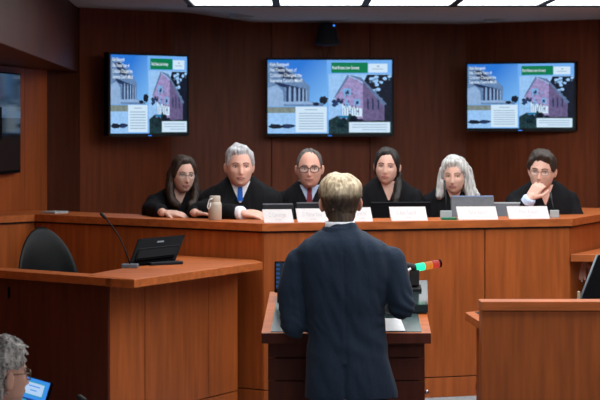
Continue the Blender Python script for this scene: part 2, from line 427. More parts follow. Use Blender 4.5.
dpanel(f1, c0+(c0-f1).normalized()*.002, DAIS, ZD-.043, M_dark, th=.015); dpanel(cL, f1, DAIS, ZD-.043, M_dark)  # front turned from the light; its shade is put into the wood colour
bm = newbm(); hp = onl(8.5, c0, cL); add_box(bm, (hp.x+.003, hp.y-.006, PZ(294,9.75)), (.012,.012,.06), bevel=.002); obj('hinge', bm, M_black, desk)

# ------------------------------------------------------------------ right front partition and desk behind
part = thing('partition', 'low cherry wood partition across the front right corner', 'partition', (1.4,8.65,0))
ZR = PZ(301.5, 8.6); xl = PX(481.5, 8.6)
bm = newbm(); add_box(bm, ((xl+2.6)/2-.001, 8.66, ZR-.021), (2.6-xl+.006, .13, .042), bevel=.003); obj('cap_rail', bm, M_cap, part)
bm = newbm(); add_box(bm, ((xl+2.6)/2, 8.635, (ZR-.045)/2), (2.6-xl, .05, ZR-.045), bevel=.0015); obj('panel', bm, M_bench, part)
bm = newbm(); add_box(bm, (xl+.02, 8.69, (ZR-.045)/2), (.04, .06, ZR-.045), bevel=.0015); obj('end_post', bm, M_bench2, part)
rd = thing('counsel_desk', 'cherry desk with dark writing inset behind the right partition', 'desk', (1.5,9.4,0))
ZQ = PZ(312.2, 9.6); q0 = (PX(465,9.6), 9.6); q1 = (PX(483,9.05), 9.05)
bm = newbm(); add_prism(bm, [q0, q1, (2.4,8.78), (2.4,9.9), (1.2,9.95)], ZQ-.04, ZQ, bevel=.003); obj('desk_top', bm, M_cap, rd)
bm = newbm(); add_prism(bm, [(q0[0]+.05,9.6),(q1[0]+.05,9.12),(2.35,8.84),(2.35,9.84),(1.25,9.88)], ZQ, ZQ+.002); obj('inset', bm, M_dgrey, rd)
bm = newbm(); add_prism(bm, [(q0[0]+.05,9.52),(q0[0]+.09,9.52),(.99,9.2),(.95,9.2)], 0, ZQ-.04); obj('side_panel', bm, M_bench2, rd)
bm = newbm(); add_box(bm, (2.3,9.4,(ZQ-.04)/2), (.04,.8,ZQ-.04)); obj('side_panel', bm, M_bench2, rd)

# ------------------------------------------------------------------ lectern
lec = thing('lectern', 'wide wooden lectern with dark teal writing surface where the speaker stands', 'lectern', (.22,9.5,0))
LYn, LYf = 9.25, 9.82; zn = PZ(333,9.25); sl = .262; zf = zn+sl*(LYf-LYn)
def ltop(x, y, dz=0): return (x, y, zn+sl*(y-LYn)+dz)
XL, XR, XLf, XRf = PX(261.5,9.25), PX(431,9.25), -.155, .632
bm = newbm()
def lquad(bm, pts, t0, t1):
    a = [bm.verts.new(ltop(x,y,t0)) for x,y in pts]; b = [bm.verts.new(ltop(x,y,t1)) for x,y in pts]; n = len(pts)
    fs = [bm.faces.new(a[::-1]), bm.faces.new(b)]+[bm.faces.new((a[i],a[(i+1)%n],b[(i+1)%n],b[i])) for i in range(n)]
    bmesh.ops.recalc_face_normals(bm, faces=fs)
lquad(bm, [(XL,LYn),(XR,LYn),(XRf,LYf),(XLf,LYf)], -.048, 0)
obj('lectern_top', bm, M_cap, lec)
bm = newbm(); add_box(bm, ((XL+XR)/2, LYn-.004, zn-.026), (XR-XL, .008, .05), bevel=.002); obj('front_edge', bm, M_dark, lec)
bm = newbm(); lquad(bm, [(XL+.045,LYn+.012),(XR-.045,LYn+.012),(XRf-.045,LYf-.03),(XLf+.04,LYf-.03)], 0, .003); obj('writing_surface', bm, M_teal, lec)
bx0, bx1 = PX(268,9.33), PX(425,9.33)
bm = newbm()
def body_side(x):
    add_prism(bm, [(x-.015,9.34,0,zn-.03),(x+.015,9.34,0,zn-.03),(x+.015,9.78,0,zf-.055),(x-.015,9.78,0,zf-.055)], 0, 0)
body_side(bx0+.015); obj('side_panel', bm, M_bench2, lec); bm = newbm(); body_side(bx1-.015); obj('side_panel', bm, M_bench2, lec)
zz = [zn-.05, PZ(358,9.33), PZ(381,9.33), .46, .1]
for a, b in zip(zz[:-1], zz[1:]):
    bm = newbm(); add_box(bm, ((bx0+bx1)/2, 9.345, (a+b)/2), (bx1-bx0-.004, .02, a-b-.005), bevel=.002); obj('front_panel', bm, M_dark, lec)  # darker wood paints in the shade on the lectern front
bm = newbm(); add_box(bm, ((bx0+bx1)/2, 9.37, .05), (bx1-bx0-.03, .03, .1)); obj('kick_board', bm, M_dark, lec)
bm = newbm(); add_prism(bm, [(bx0+.03,9.75),(bx1-.03,9.75),(bx1-.03,9.78),(bx0+.03,9.78)], 0, zf-.06); obj('back_panel', bm, M_bench2, lec)
bm = newbm(); ellipsoid(bm, (bx1+.012, 9.38, PZ(392,9.38)), (.012,.012,.012)); tube(bm, [(bx1-.005,9.38,PZ(392,9.38)),(bx1+.01,9.38,PZ(392,9.38))], .006); obj('lock', bm, M_chrome, lec)
# raised black lid at the right rear
bm = newbm(); lquad(bm, [(.30,9.50),(PX(428,9.5),9.50),(PX(427.5,9.85),9.86),(.30,9.86)], .006, .047)
bmesh.ops.bevel(bm, geom=list(bm.edges), offset=.003, segments=2, affect='EDGES')
tag(obj('document_tray', bm, M_tealg), 'glossy black sloping box on the right rear of the lectern', 'box')
# sheets
for (x0, x1, y0, y1, lb) in ((.30, PX(404.5,9.35), 9.262, 9.43, 'white paper sheet on the lectern by the speaker right elbow'), (-.06, .10, 9.275, 9.44, 'white paper sheet on the lectern by the speaker left elbow')):
    bm = newbm(); lquad(bm, [(x0,y0),(x1,y0+.004),(x1-.015,y1),(x0-.01,y1)], .004, .006); tag(obj('paper_sheet', bm, M_paper), lb, 'paper')
# lectern monitor (left)
M_scrb = emit('lectern_screen_blue', srgb(40,90,150), .55); M_scrd = emit('lectern_screen_dark', srgb(14,26,44), 1)
t = thing('small_monitor', 'small dark monitor with blue icons on the left of the lectern', 'monitor', (-.01,9.66,1.16))
R = Matrix.Rotation(math.radians(-15), 3, 'X')
cM = P(289, 277, 9.68)
bm = newbm(); add_box(bm, cM, (.148,.018,.16), R, bevel=.003); obj('casing', bm, M_black, t)
bm = newbm(); add_box(bm, cM+R@Vector((0,-.0105,.004)), (.134,.002,.138), R); sc_ = obj('screen', bm, M_scrd, t)
bm = newbm()
for i in range(4):
    for j in range(6): add_box(bm, cM+R@Vector((-.056+i*.036,-.0123,.06-j*.022)), (.018,.001,.012), R)
obj('icons', bm, M_scrb, sc_)
bm = newbm(); add_box(bm, (cM.x, cM.y+.03, zn+sl*(cM.y+.03-LYn)+.010), (.12,.10,.014), Matrix.Rotation(math.atan(sl),3,'X')); tube(bm, [(cM.x,cM.y+.03,zn+sl*.46+.01), (cM.x,cM.y+.012,cM.z)], .014); obj('stand', bm, M_black, t)
# timer light
M_tg = emit('green_lamp', (.02,.75,.38,1), 1.6); M_ta = emit('amber_lamp', (.85,.25,.02,1), .75); M_tr = emit('red_lamp', (.70,.05,.03,1), .75); M_th = emit('green_lamp_hot', (.5,1,.8,1), 2.2)
p0 = P(415.5, 267.8, 9.72); p1 = P(440.5, 263.2, 9.78); d = (p1-p0)
t = thing('timer_light', 'horizontal green amber and red timer lamp on a black bracket', 'timer lamp', (p0.x, 9.72, 1.21))
for a, b, m, nm in ((0,.34,M_tg,'green_lamp'),(.34,.64,M_ta,'amber_lamp'),(.64,.91,M_tr,'red_lamp'),(.91,1.0,M_black,'end_cap')):
    bm = newbm(); aa, bb = frame_of(d); r = .0205
    q0_, q1_ = p0+d*a, p0+d*b
    prof = [(r*.93,.0),(r,.08),(r,.45),(r*.96,.5),(r,.55),(r,.92),(r*.93,1)]
    loft(bm, [ring_pts(q0_.lerp(q1_, k), aa, bb, rr, rr, 20) for rr, k in prof]); obj(nm, bm, m, t)
bm = newbm()
capsule(bm, p0+Vector((-.012,0,.0)), p0-Vector((.075,.01,-.018)), .021, .017)
tube(bm, [p0-Vector((.06,0,-.01)), p0-Vector((.065,0,.05)), p0-Vector((.068,0,.105))], .009, r2=.011)
tube(bm, [p0-Vector((.075,0,-.01)), p0-Vector((.10,.02,-.0)), p0-Vector((.105,.03,.03)), p0-Vector((.10,.03,.09))], .008)
add_box(bm, p0+Vector((-.006,.0,-.05)), (.05,.03,.085), bevel=.006); add_box(bm, p0+Vector((-.03,.0,-.104)), (.12,.07,.016), Matrix.Rotation(math.atan(sl),3,'X'), bevel=.004)
obj('bracket', bm, M_blackm, t)
bm = newbm(); tube(bm, [P(403,273.5,9.66), P(411,268.5,9.66)], .0055, r2=.0065); add_box(bm, P(407,271,9.66), (.006,.006,.006)); obj('switch_lever', bm, M_paper, t)

# ------------------------------------------------------------------ televisions with the slide
def E(n, r, g, b, s=1.0):
    m = emit('slide_'+n, srgb(r,g,b), s)
    if n in ('white_box','text_grey','text_white','green_banner','light_blue'): return m
    nt = m.node_tree; c = srgb(r,g,b); k = .45 if n in ('dark_tree','leaf','navy') else .07 if n in ('pale_sky','window','stone_light') else .16
    cr, nz = noise_rgb(nt, 38 if k < .3 else 60, (1,1,1), mul(c, 1-k), mul(c, 1+k*1.6), 5, .35, .65)
    nt.links.new(cr.outputs[0], nt.nodes['Principled BSDF'].inputs['Emission Color'])
    return m
m_sky, nt, bb_ = base('slide_blue_sky')
tc = nt.nodes.new('ShaderNodeTexCoord'); sp = nt.nodes.new('ShaderNodeSeparateXYZ'); ma = nt.nodes.new('ShaderNodeMath'); ma.operation = 'SUBTRACT'
mr = nt.nodes.new('ShaderNodeMapRange'); mr.inputs['From Min'].default_value = -.45; mr.inputs['From Max'].default_value = .12
cr = nt.nodes.new('ShaderNodeValToRGB'); cr.color_ramp.elements[0].color = srgb(34,116,212); cr.color_ramp.elements[1].color = srgb(128,192,246)
nt.links.new(tc.outputs['Object'], sp.inputs[0]); nt.links.new(sp.outputs['X'], ma.inputs[0]); nt.links.new(sp.outputs['Z'], ma.inputs[1])
nt.links.new(ma.outputs[0], mr.inputs['Value']); nt.links.new(mr.outputs[0], cr.inputs['Fac']); nt.links.new(cr.outputs[0], bb_.inputs['Emission Color'])
bb_.inputs['Emission Strength'].default_value = 1; bb_.inputs['Base Color'].default_value = (.01,.01,.01,1)
SL = [m_sky, E('stone',96,128,170), E('stone_light',140,172,212), E('column_gap',38,48,82), E('dark_tree',16,24,40), E('white_box',205,228,246),
      E('pale_sky',148,192,238), E('pink',148,136,184), E('pink_shade',98,88,128), E('roof',92,112,150), E('leaf',24,50,56), E('green_banner',0,120,78),
      E('light_blue',110,172,240), E('sand',120,132,128), E('text_grey',150,175,200), E('text_white',225,240,255), E('window',120,170,220), E('navy',30,48,84), E('teal',24,120,170)]
NM = {m.name.replace('slide_',''): i for i, m in enumerate(SL)}; NM['sky'] = 0
TW, TH = .933, .552
def build_slide(TW, TH):
    bm = newbm(); lay = [0]
    def poly(mat, pts, l):
        vs = [bm.verts.new(((u-.5)*TW, -.0012*l, (.5-v)*TH)) for u, v in pts]; f = bm.faces.new(vs); f.material_index = NM[mat]
        f.normal_update()
        if f.normal.y > 0: f.normal_flip()
    def rect(mat, u0, v0, u1, v1, l): poly(mat, [(u0,v0),(u1,v0),(u1,v1),(u0,v1)], l)
    def blob(mat, u, v, r, l, seed, n=14, asp=1.7):
        rnd = random.Random(seed); poly(mat, [(u+r*math.cos(2*PI*i/n)*(.7+.5*rnd.random()), v+r*asp*math.sin(2*PI*i/n)*(.7+.5*rnd.random())) for i in range(n)], l)
    rect('light_blue', 0,0,1,1, 0)
    rect('sky', 0,0,.476,.63, 1)
    poly('stone', [(0,.04),(.10,.05),(.24,.20),(.34,.36),(.335,.56),(.45,.60),(.45,.63),(0,.63)], 2)
    poly('navy', [(.05,.10),(.12,.10),(.25,.27),(.12,.25)], 3); poly('navy', [(.05,.30),(.1,.31),(.32,.40),(.32,.43),(.1,.36)], 3)
    for i, x in enumerate((.15,.19,.23,.262,.292)): poly('column_gap', [(x,.36+.01*i),(x+.018,.365+.01*i),(x+.016,.565),(x,.57)], 4)
    for i, x in enumerate((.172,.212,.248,.28,.305)): poly('stone_light', [(x,.36+.01*i),(x+.012,.365+.01*i),(x+.012,.565),(x,.57)], 4)
    poly('stone_light', [(0,.38),(.07,.34),(.12,.42),(.13,.63),(0,.63)], 5); poly('stone_light', [(.12,.57),(.32,.56),(.42,.605),(.12,.60)], 5)
    blob('dark_tree', .452,.545,.035, 6, 3); blob('dark_tree', .39,.60,.03, 6, 4, asp=.8); rect('stone', .34,.59,.42,.63, 5)
    rect('sand', 0,.64,.222,.72, 2); rect('pale_sky', 0,.72,.222,.995, 2); blob('dark_tree', .06,.90,.06, 4, 5, asp=.6); blob('navy', .16,.90,.06, 3, 6, asp=.5)
    rect('white_box', .224,.635,.476,.985, 3)
    for i in range(7): rect('text_grey', .25,.72+i*.035,.45,.732+i*.035, 4)
    rect('text_grey', .30,.67,.40,.682, 4)
    rect('pale_sky', .49,.0,1,1, 1); rect('light_blue', .476,0,.49,1, 1); rect('light_blue', .49,0,1,.19, 2)
    poly('dark_tree', [(.80,.2),(1,.2),(1,1),(.72,1),(.72,.5)], 2)
    for i in range(34):
        rnd = random.Random(i*7+1); blob('pale_sky' if i % 3 else 'stone', .79+.2*rnd.random()**1.3, .22+.34*rnd.random(), .008+.012*rnd.random(), 3, i, 8, 1.3)
    poly('pink_shade', [(.765,.27),(.94,.60),(.94,.9),(.765,.82)], 4)
    for x in (.80,.84,.885): poly('navy', [(x,.52),(x+.014,.54),(x+.014,.68),(x,.66)], 5)
    poly('roof', [(.64,.20),(.75,.235),(.96,.60),(.93,.62),(.765,.30),(.735,.27)], 5)
    poly('pink', [(.643,.215),(.74,.285),(.768,.33),(.768,.80),(.545,.80),(.545,.49)], 4)
    poly('roof', [(.645,.195),(.655,.235),(.545,.51),(.53,.52)], 5)
    for a, b, c, e in ((.61,.385,.668,.485), (.695,.53,.745,.62), (.62,.57,.655,.65)): rect('window', a,b,c,e, 6); rect('navy', a+.014,b+.03,c-.014,e-.02, 7)
    poly('white_box', [(.555,.62),(.60,.60),(.76,.66),(.76,.77),(.58,.76)], 6)
    for i in range(8): rect('roof', .59+.02*i,.65,.595+.02*i,.75, 7)
    rect('teal', .56,.755,.70,.79, 7); poly('pale_sky', [(.53,.60),(.56,.56),(.60,.60),(.60,.76),(.545,.76)], 7)
    for i in range(9): rnd = random.Random(i+300); blob('navy', .525+.07*rnd.random(), .52+.10*rnd.random(), .010+.012*rnd.random(), 8, i+310, 8)
    for i in range(26): rnd = random.Random(i+400); blob('pink_shade' if i % 2 else 'window', .56+.18*rnd.random(), .42+.35*rnd.random(), .005+.006*rnd.random(), 7, i+410, 6)
    poly('pale_sky', [(.49,.50),(.545,.72),(.545,.8),(.52,.84),(.49,.74)], 4)
    poly('leaf', [(.49,.82),(.56,.76),(.62,.86),(.66,.72),(.72,.84),(.9,.82),(1,.84),(1,1),(.49,1)], 8)
    for i in range(16): rnd = random.Random(i+50); blob('leaf' if i % 2 else 'dark_tree', .5+.2*rnd.random(), .80+.15*rnd.random(), .015+.02*rnd.random(), 9, i+90, 9)
    rect('white_box', .655,.845,.985,.985, 10)
    for i, (a, b) in enumerate(((.68,.96),(.68,.96),(.76,.96))): rect('text_grey', a,.875+i*.034,b,.885+i*.034, 11)
    rect('green_banner', .512,.035,.805,.175, 3); rect('white_box', .81,.05,.965,.17, 3); rect('text_grey', .84,.118,.93,.128, 4); rect('text_grey', .88,.075,.90,.095, 4)
    X90 = Matrix.Rotation(PI/2, 4, 'X')
    def txt(s, u, v, size, sx=1.0, l=8): text_bm(bm, s, Matrix.Translation(((u-.5)*TW, -.0012*l, (.5-v)*TH)) @ X90, size*TH, NM['text_white'], True, .0001, sx)
    txt('Kelo Reargued:', .018,.082,.068,.62); txt('Has Twenty Years of', .018,.157,.068,.62)
    txt('Criticism Changed the', .018,.230,.068,.70); txt('Supreme Court’s Mind?', .018,.302,.068,.68)
    txt('Real Estate Law Society', .520,.125,.062,.62)
    me = bpy.data.meshes.new('slide'); bm.to_mesh(me); bm.free()
    for m in SL: me.materials.append(m)
    return me
SLIDE = build_slide(TW, TH)
def tv(c, yaw, W, Hh, label, mount=.18, scale=1, tilt=0):
    t = thing('television', label, 'television', c, (tilt,0,yaw), 'televisions showing the lecture slide'); t.scale = (scale,)*3
    bm = newbm()
    fr = .016; add_box(bm, (0,.028,0), (W+2*fr,.05,Hh+2*fr), bevel=.004)
    bmn = bm; obj('casing', bmn, M_black, t, world=False)
    bm = newbm()
    for s in (-1,1): add_box(bm, (s*(W/2+fr/2),-.002,0), (fr,.012,Hh+2*fr), bevel=.002)
    add_box(bm, (0,-.002,Hh/2+fr/2), (W,.012,fr), bevel=.002); add_box(bm, (0,-.002,-Hh/2-fr/2-.004), (W,.012,fr+.008), bevel=.002)
    obj('bezel', bm, M_blackm, t, world=False)
    o = bpy.data.objects.new('screen', SLIDE); COL.objects.link(o); o.parent = t; o.location = (0,.0,0); o.scale = (W/TW,1,Hh/TH)
    bm = newbm(); add_box(bm, (0,-.009,-Hh/2-.016), (.028,.003,.006)); obj('power_light', bm, E_led, t, world=False)
    bm = newbm(); add_box(bm, (0,.053+mount/2,0), (.12,mount,.12)); add_box(bm, (0,.06,0), (.3,.015,.25)); obj('wall_mount', bm, M_black, t, world=False)
    return t
E_led = emit('blue_power_light', srgb(60,140,255), 1.2)
def tv_from(pl, Dl, pr, Dr, yt, yb, label, **k):
    a = P(pl, 0, Dl); b = P(pr, 0, Dr); Dm = (Dl+Dr)/2; ht = (yb-yt)/F*Dm
    c = Vector(((a.x+b.x)/2, Dm, (PZ(yt,Dm)+PZ(yb,Dm))/2)); yaw = math.atan2(b.y-a.y, b.x-a.x); W = (Vector((a.x,a.y))-Vector((b.x,b.y))).length
    return tv(c, yaw, W, ht, label, **k)
tv_from(267.7,14.10,391.8,14.12,60,133.5, 'middle television on the back wall showing a slide with a pink house', mount=.1)
tv_from(110.1,13.22,186.7,13.72,55.6,133.3, 'left television on the back wall, turned inward, showing the pink house slide', mount=.08)
tv_from(467.7,14.2,574.3,13.9,63.8,128.2, 'right television on the back wall, slightly smaller, showing the pink house slide', mount=.1)
# television on the left wall, its screen reflections painted as faintly glowing bands
t = thing('television', 'dark television on the left side wall cut off by the photo edge', 'television', P(-6,123,11.9))
dW = (Vector((W2[0],W2[1]))-Vector((W1[0],W1[1]))).normalized(); nW = Vector((dW.y,-dW.x))
e1 = Vector((PX(20.5,12.1), 12.1)); e0 = e1-dW*.95; zt, zb = PZ(73.5,12.1), PZ(172.5,12.1)
def vslab(e0, e1, z0, z1, off, th, mi=0, bm=None):
    bm = bm or newbm(); a = e0+nW*off; b = e1+nW*off; wallseg(bm, a, b, z0, z1, th, mi); return bm
obj('casing', vslab(e0, e1, zb, zt, 0, .05), M_black, t)
M_dim1 = emit('teal_reflection_glow', srgb(14,28,38), 1); M_dim2 = emit('pale_reflection_glow', srgb(48,66,84), 1); M_dim3 = emit('dim_black_screen', srgb(4,5,7), 1)  # teal and pale glow stand in for reflections on the screen
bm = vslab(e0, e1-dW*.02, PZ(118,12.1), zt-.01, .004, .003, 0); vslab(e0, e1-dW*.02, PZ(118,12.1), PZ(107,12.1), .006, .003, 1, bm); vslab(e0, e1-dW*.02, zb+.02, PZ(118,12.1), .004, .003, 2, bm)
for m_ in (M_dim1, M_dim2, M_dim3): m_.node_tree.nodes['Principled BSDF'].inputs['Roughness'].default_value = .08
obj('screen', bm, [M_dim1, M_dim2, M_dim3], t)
bm = newbm(); mm = e0.lerp(e1,.5)-nW*.13; add_box(bm, (mm.x,mm.y,(zt+zb)/2), (.28,.2,.2)); obj('wall_mount', bm, M_black, t)

# dome camera over the middle television
t = thing('dome_camera', 'black dome camera with a blue light above the middle television', 'camera', P(327,35,14.03))
c = P(327,33,14.03)
bm = newbm(); lathe(bm, c+Vector((0,0,-.095)), [(.03,0),(.085,.006),(.092,.03),(.085,.05),(.078,.06),(.07,.13),(.06,.15),(.05,.17)], 32); obj('dome', bm, M_blackm, t)
bm = newbm(); add_box(bm, c+Vector((0,.12,.02)), (.08,.13,.10), bevel=.005); obj('wall_arm', bm, M_blackm, t)
bm = newbm(); ellipsoid(bm, P(334,25.5,13.95), (.008,.006,.008), seg=10); obj('status_light', bm, E_led, t)
bm = newbm(); tube(bm, [P(321.5,45,14.2), P(323,59,14.18)], .004, 6); tube(bm, [P(331,45,14.2), P(326,59,14.18)], .004, 6); obj('cable', bm, M_dark, t)

# ------------------------------------------------------------------ things on the bench
def name_card(px0, px1, pyt, pyb, D, txt, label, yaw=0, sub=True):
    a = P(px0,pyb,D); w = (px1-px0)/F*D; h = (pyb-pyt)/F*D; cx = a.x+w/2
    t = thing('name_card', label, 'name card', (cx, D, TOPZ), (0,0,yaw), 'name cards along the bench')
    lean = math.radians(16); bm = newbm(); hw = w/2; dp = h*math.tan(lean)
    # folded card: front leaf, back leaf
    def leaf(y0, y1, s):
        th = .0015; v = [(-hw,y0,0.0005),(hw,y0,0.0005),(hw-.012,y1,h),(-hw-.012,y1,h)]
        A_ = [bm.verts.new(p) for p in v]; B_ = [bm.verts.new((p[0],p[1]+s*th,p[2])) for p in v]
        fs = [bm.faces.new(A_), bm.faces.new(B_[::-1])]+[bm.faces.new((A_[i],A_[(i+1)%4],B_[(i+1)%4],B_[i])) for i in range(4)]
        bmesh.ops.recalc_face_normals(bm, faces=fs)
    leaf(0, dp, 1); leaf(2*dp+.002, dp+.0005, -1)
    obj('card', bm, M_paper, t, world=False)
    bm = newbm(); M = Matrix.Translation((-hw*.72, h*.42*math.tan(lean)-.0016, h*.42)) @ Matrix.Rotation(PI/2-lean, 4, 'X')
    text_bm(bm, txt, M, .036, ext=.0001, sx=w*.72/(len(txt)*.0185))
    if sub: text_bm(bm, 'Judge', Matrix.Translation((-.02, h*.18*math.tan(lean)-.0016, h*.18)) @ Matrix.Rotation(PI/2-lean, 4, 'X'), .016, ext=.0001)
    obj('lettering', bm, M_ink, t, world=False)
def bd(px, k=.06):   # depth just behind the front edge of the centre run
    return onb(px).y + k
name_card(264.5,294,209.3,222.6,bd(278), 'C. Cartwright', 'white folded name card at the left corner of the bench', .10)
name_card(298,330,208,221.5,bd(314), 'D. Michael Kane', 'white folded name card just left of the standing speaker head', .09)
name_card(352,373,206.5,220.4,bd(362), 'P. Grant Hall', 'white folded name card partly hidden just right of the speaker head', .09)
name_card(391.5,428,205.8,219.6,bd(410), 'E. Alan Todd III', 'white folded name card before the dark haired woman', .09)
name_card(458.5,498.5,206,219.0,bd(478), 'C. Marcia Reed Jr', 'white folded name card before the white haired woman', .09)
name_card(509,550,206.2,218.6,bd(530), 'T. Mark Russell', 'white folded name card before the man resting chin on hand', .09)

def monitor(name, label, cat, px0, px1, pyt, D, m, lean=.25, zbase=1.36, yaw=.09, edge=None, th=.025, slope=0):
    w = (px1-px0)/F*D; zt = PZ(pyt, D); h = zt-zbase-.03; cx = PX((px0+px1)/2, D)
    t = thing(name, label, cat, (cx, D, zbase), (0,0,yaw))
    R = Matrix.Rotation(-lean, 3, 'X')
    bm = newbm(); add_box(bm, (0, math.sin(lean)*h/2*0, .03+h/2), (w, th, h/math.cos(lean)), R, bevel=.005); obj('casing', bm, m, t, world=False)
    if edge is not None:
        bm = newbm(); add_box(bm, R@Vector((0,0,h/2/math.cos(lean)-.001))+Vector((0,0,.03+h/2)), (w-.01, th+.004, .008), R, bevel=.002); obj('top_edge', bm, edge, t, world=False)
    bm = newbm(); add_box(bm, (0, th/2+.006, .03+h/2), (w-.03, .004, h-.03), R); obj('screen', bm, M_dim3, t, world=False)
    bm = newbm(); add_box(bm, (0,.02,.008), (w*.4,.13,.016), bevel=.004); add_box(bm, (0,.005,.04), (.04,.02,.08)); obj('stand', bm, m, t, world=False)
    return t
monitor('desk_monitor', 'low black monitor before the grey haired man with blue tie', 'monitor', 262,294,204.6,10.98,M_dgrey, edge=M_grey, yaw=.12)
monitor('desk_monitor', 'low black monitor before the man in black framed glasses', 'monitor', 296,327,203.4,11.03,M_dgrey, edge=M_grey)
monitor('desk_monitor', 'low wide black monitor before the dark haired woman', 'monitor', 370,432,203,11.16,M_black, edge=M_dgrey)
monitor('laptop', 'grey laptop back with blue top edge before the white haired woman', 'laptop', 451,494.5,196.6,11.24,M_grey, lean=.18, edge=plain('blue_grey_edge',(.16,.24,.42,1),.4))
monitor('desk_monitor', 'wide grey monitor between the white haired woman and the chin resting man', 'monitor', 487,534,203.2,11.34,M_grey, lean=.2, edge=M_lgrey)
# gooseneck microphones with grey bases
def goose(name, label, base_c, bs, pts, head, bm_mat, rr=.0028, hr=.006):
    t = thing(name, label, 'microphone', base_c)
    bm = newbm(); add_box(bm, Vector(base_c)+Vector((0,0,bs[2]/2)), bs, bevel=.003); obj('base', bm, bm_mat, t)
    bm = newbm(); tube(bm, pts, rr, 8); obj('gooseneck', bm, M_dgrey, t)
    bm = newbm(); capsule(bm, pts[-1], head, hr, hr*1.1, 10); obj('microphone_head', bm, M_blackm, t)
Dm = bd(446,.14)
goose('gooseneck_microphone', 'gooseneck microphone on a grey base at the white haired woman', (PX(446,Dm),Dm,TOPZ), (.066,.03,.05),
      [(PX(446,Dm),Dm,TOPZ+.05), P(446,200,Dm+.03), P(445.5,190,Dm+.08)], P(444.5,181,Dm+.12), M_lgrey)
Dm = bd(554,.14)
goose('gooseneck_microphone', 'gooseneck microphone on a grey base at the right end of the bench', (PX(554.5,Dm),Dm,TOPZ), (.052,.03,.044),
      [(PX(554,Dm),Dm,TOPZ+.04), P(553,206,Dm+.03), P(551.5,199,Dm+.08)], P(550.5,193,Dm+.12), M_lgrey)
q = onb(450); bm = newbm(); add_box(bm, (q.x,q.y+.07,TOPZ+.007), (.085,.05,.014), Matrix.Rotation(.09,3,'Z'), bevel=.003)
tag(obj('green_pad', bm, M_green), 'small green pad beside the grey microphone base', 'pad')
# bottle
Db = 10.86; c = Vector((PX(215,Db),Db,TOPZ))
t = thing('water_bottle', 'cream insulated bottle with a loop handle on the bench', 'bottle', c)
bm = newbm(); lathe(bm, c, [(.034,0),(.0385,.004),(.0385,.085),(.036,.098),(.030,.104)], 32); obj('bottle_body', bm, M_bottle, t)
bm = newbm(); lathe(bm, c+Vector((0,0,.102)), [(.0305,0),(.031,.004),(.031,.032),(.028,.037)], 32); obj('lid', bm, M_bottle, t)
bm = newbm(); pts = [c+Vector((-.028-.018*math.sin(a), -.028, .094-.034*math.cos(a)*-1-.012+.0)) for a in [PI*i/10 for i in range(11)]]
tube(bm, [c+Vector((x, -.03, z)) for x, z in ((-.012,.125),(-.03,.118),(-.036,.10),(-.042,.075),(-.034,.062),(-.028,.075),(-.024,.10))], .0032); obj('loop_handle', bm, M_paper, t)
# paper on left end of the bench
bm = newbm(); p = b1.lerp(b2,.005)+nrm(b1,b2)*.16; add_box(bm, (p.x,p.y,TOPZ+.006), (.12,.12,.012), Matrix.Rotation(-.62,3,'Z'), bevel=.001)
tag(obj('paper_stack', bm, M_lgrey), 'grey paper stack at the far left end of the bench', 'paper')

# monitor on the clerk desk
t = thing('desk_monitor', 'black tilted monitor seen from behind on the clerk desk', 'monitor', (PX(150,10.05),10.05,ZD))
BLc, BRc, TRc, TLc = P(129.5,265,9.98), P(176,259.5,10.24), P(185.6,234.3,10.48), P(139,238.3,10.2)
def slabq(bm, pts, th, mi=0, bevel=.004):
    n = (pts[1]-pts[0]).cross(pts[3]-pts[0]).normalized()
    if n.y > 0: n = -n
    a = [bm.verts.new(p) for p in pts]; b = [bm.verts.new(p-n*th) for p in pts]
    fs = [bm.faces.new(a), bm.faces.new(b[::-1])]+[bm.faces.new((a[i],a[(i+1)%4],b[(i+1)%4],b[i])) for i in range(4)]
    for f in fs: f.material_index = mi
    bmesh.ops.recalc_face_normals(bm, faces=fs)
    if bevel: bmesh.ops.bevel(bm, geom=list(set(e for f in fs for e in f.edges)), offset=bevel, segments=2, affect='EDGES')
    return n
bm = newbm(); n = slabq(bm, [BLc,BRc,TRc,TLc], .02); obj('casing', bm, M_black, t)
def bil(s, v): return (BLc.lerp(BRc,s)).lerp(TLc.lerp(TRc,s),v)
bm = newbm(); slabq(bm, [bil(.08,.08)+n*.022,bil(.92,.08)+n*.022,bil(.94,.50)+n*.012,bil(.06,.50)+n*.012], .022, bevel=.006); obj('rear_housing', bm, M_black, t)
bm = newbm(); slabq(bm, [bil(.06,.50)+n*.0165,bil(.94,.50)+n*.0165,bil(.94,.535)+n*.0125,bil(.06,.535)+n*.0125], .006, bevel=0); obj('rear_ridge', bm, M_dgrey, t)
bm = newbm(); slabq(bm, [bil(.43,.76)+n*.001,bil(.57,.76)+n*.001,bil(.57,.82)+n*.001,bil(.43,.82)+n*.001], .002, bevel=0); obj('maker_mark', bm, M_grey, t)
bm = newbm(); slabq(bm, [bil(.04,.05)-n*.0205,bil(.96,.05)-n*.0205,bil(.96,.95)-n*.0205,bil(.04,.95)-n*.0205], .001, bevel=0); obj('screen', bm, M_dim3, t)
bm = newbm(); c = bil(.45,.0); add_box(bm, (c.x+.03,c.y+.10,ZD+.008), (.2,.2,.016), Matrix.Rotation(.6,3,'Z'), bevel=.004); tube(bm, [(c.x+.04,c.y+.12,ZD+.01), bil(.5,.5)-n*.02], .02); obj('stand', bm, M_dgrey, t)
# mic on the clerk desk
t0 = P(130,266.5,9.93); t0.z = ZD
goose('gooseneck_microphone', 'long gooseneck microphone standing on the clerk desk', tuple(t0), (.085,.07,.02),
      [t0+Vector((0,0,.018)), P(126,252,9.93), P(120,238,9.93), P(112,226,9.93), P(105,217.5,9.93)], P(101.5,214,9.93), M_grey, .0036, .0085)

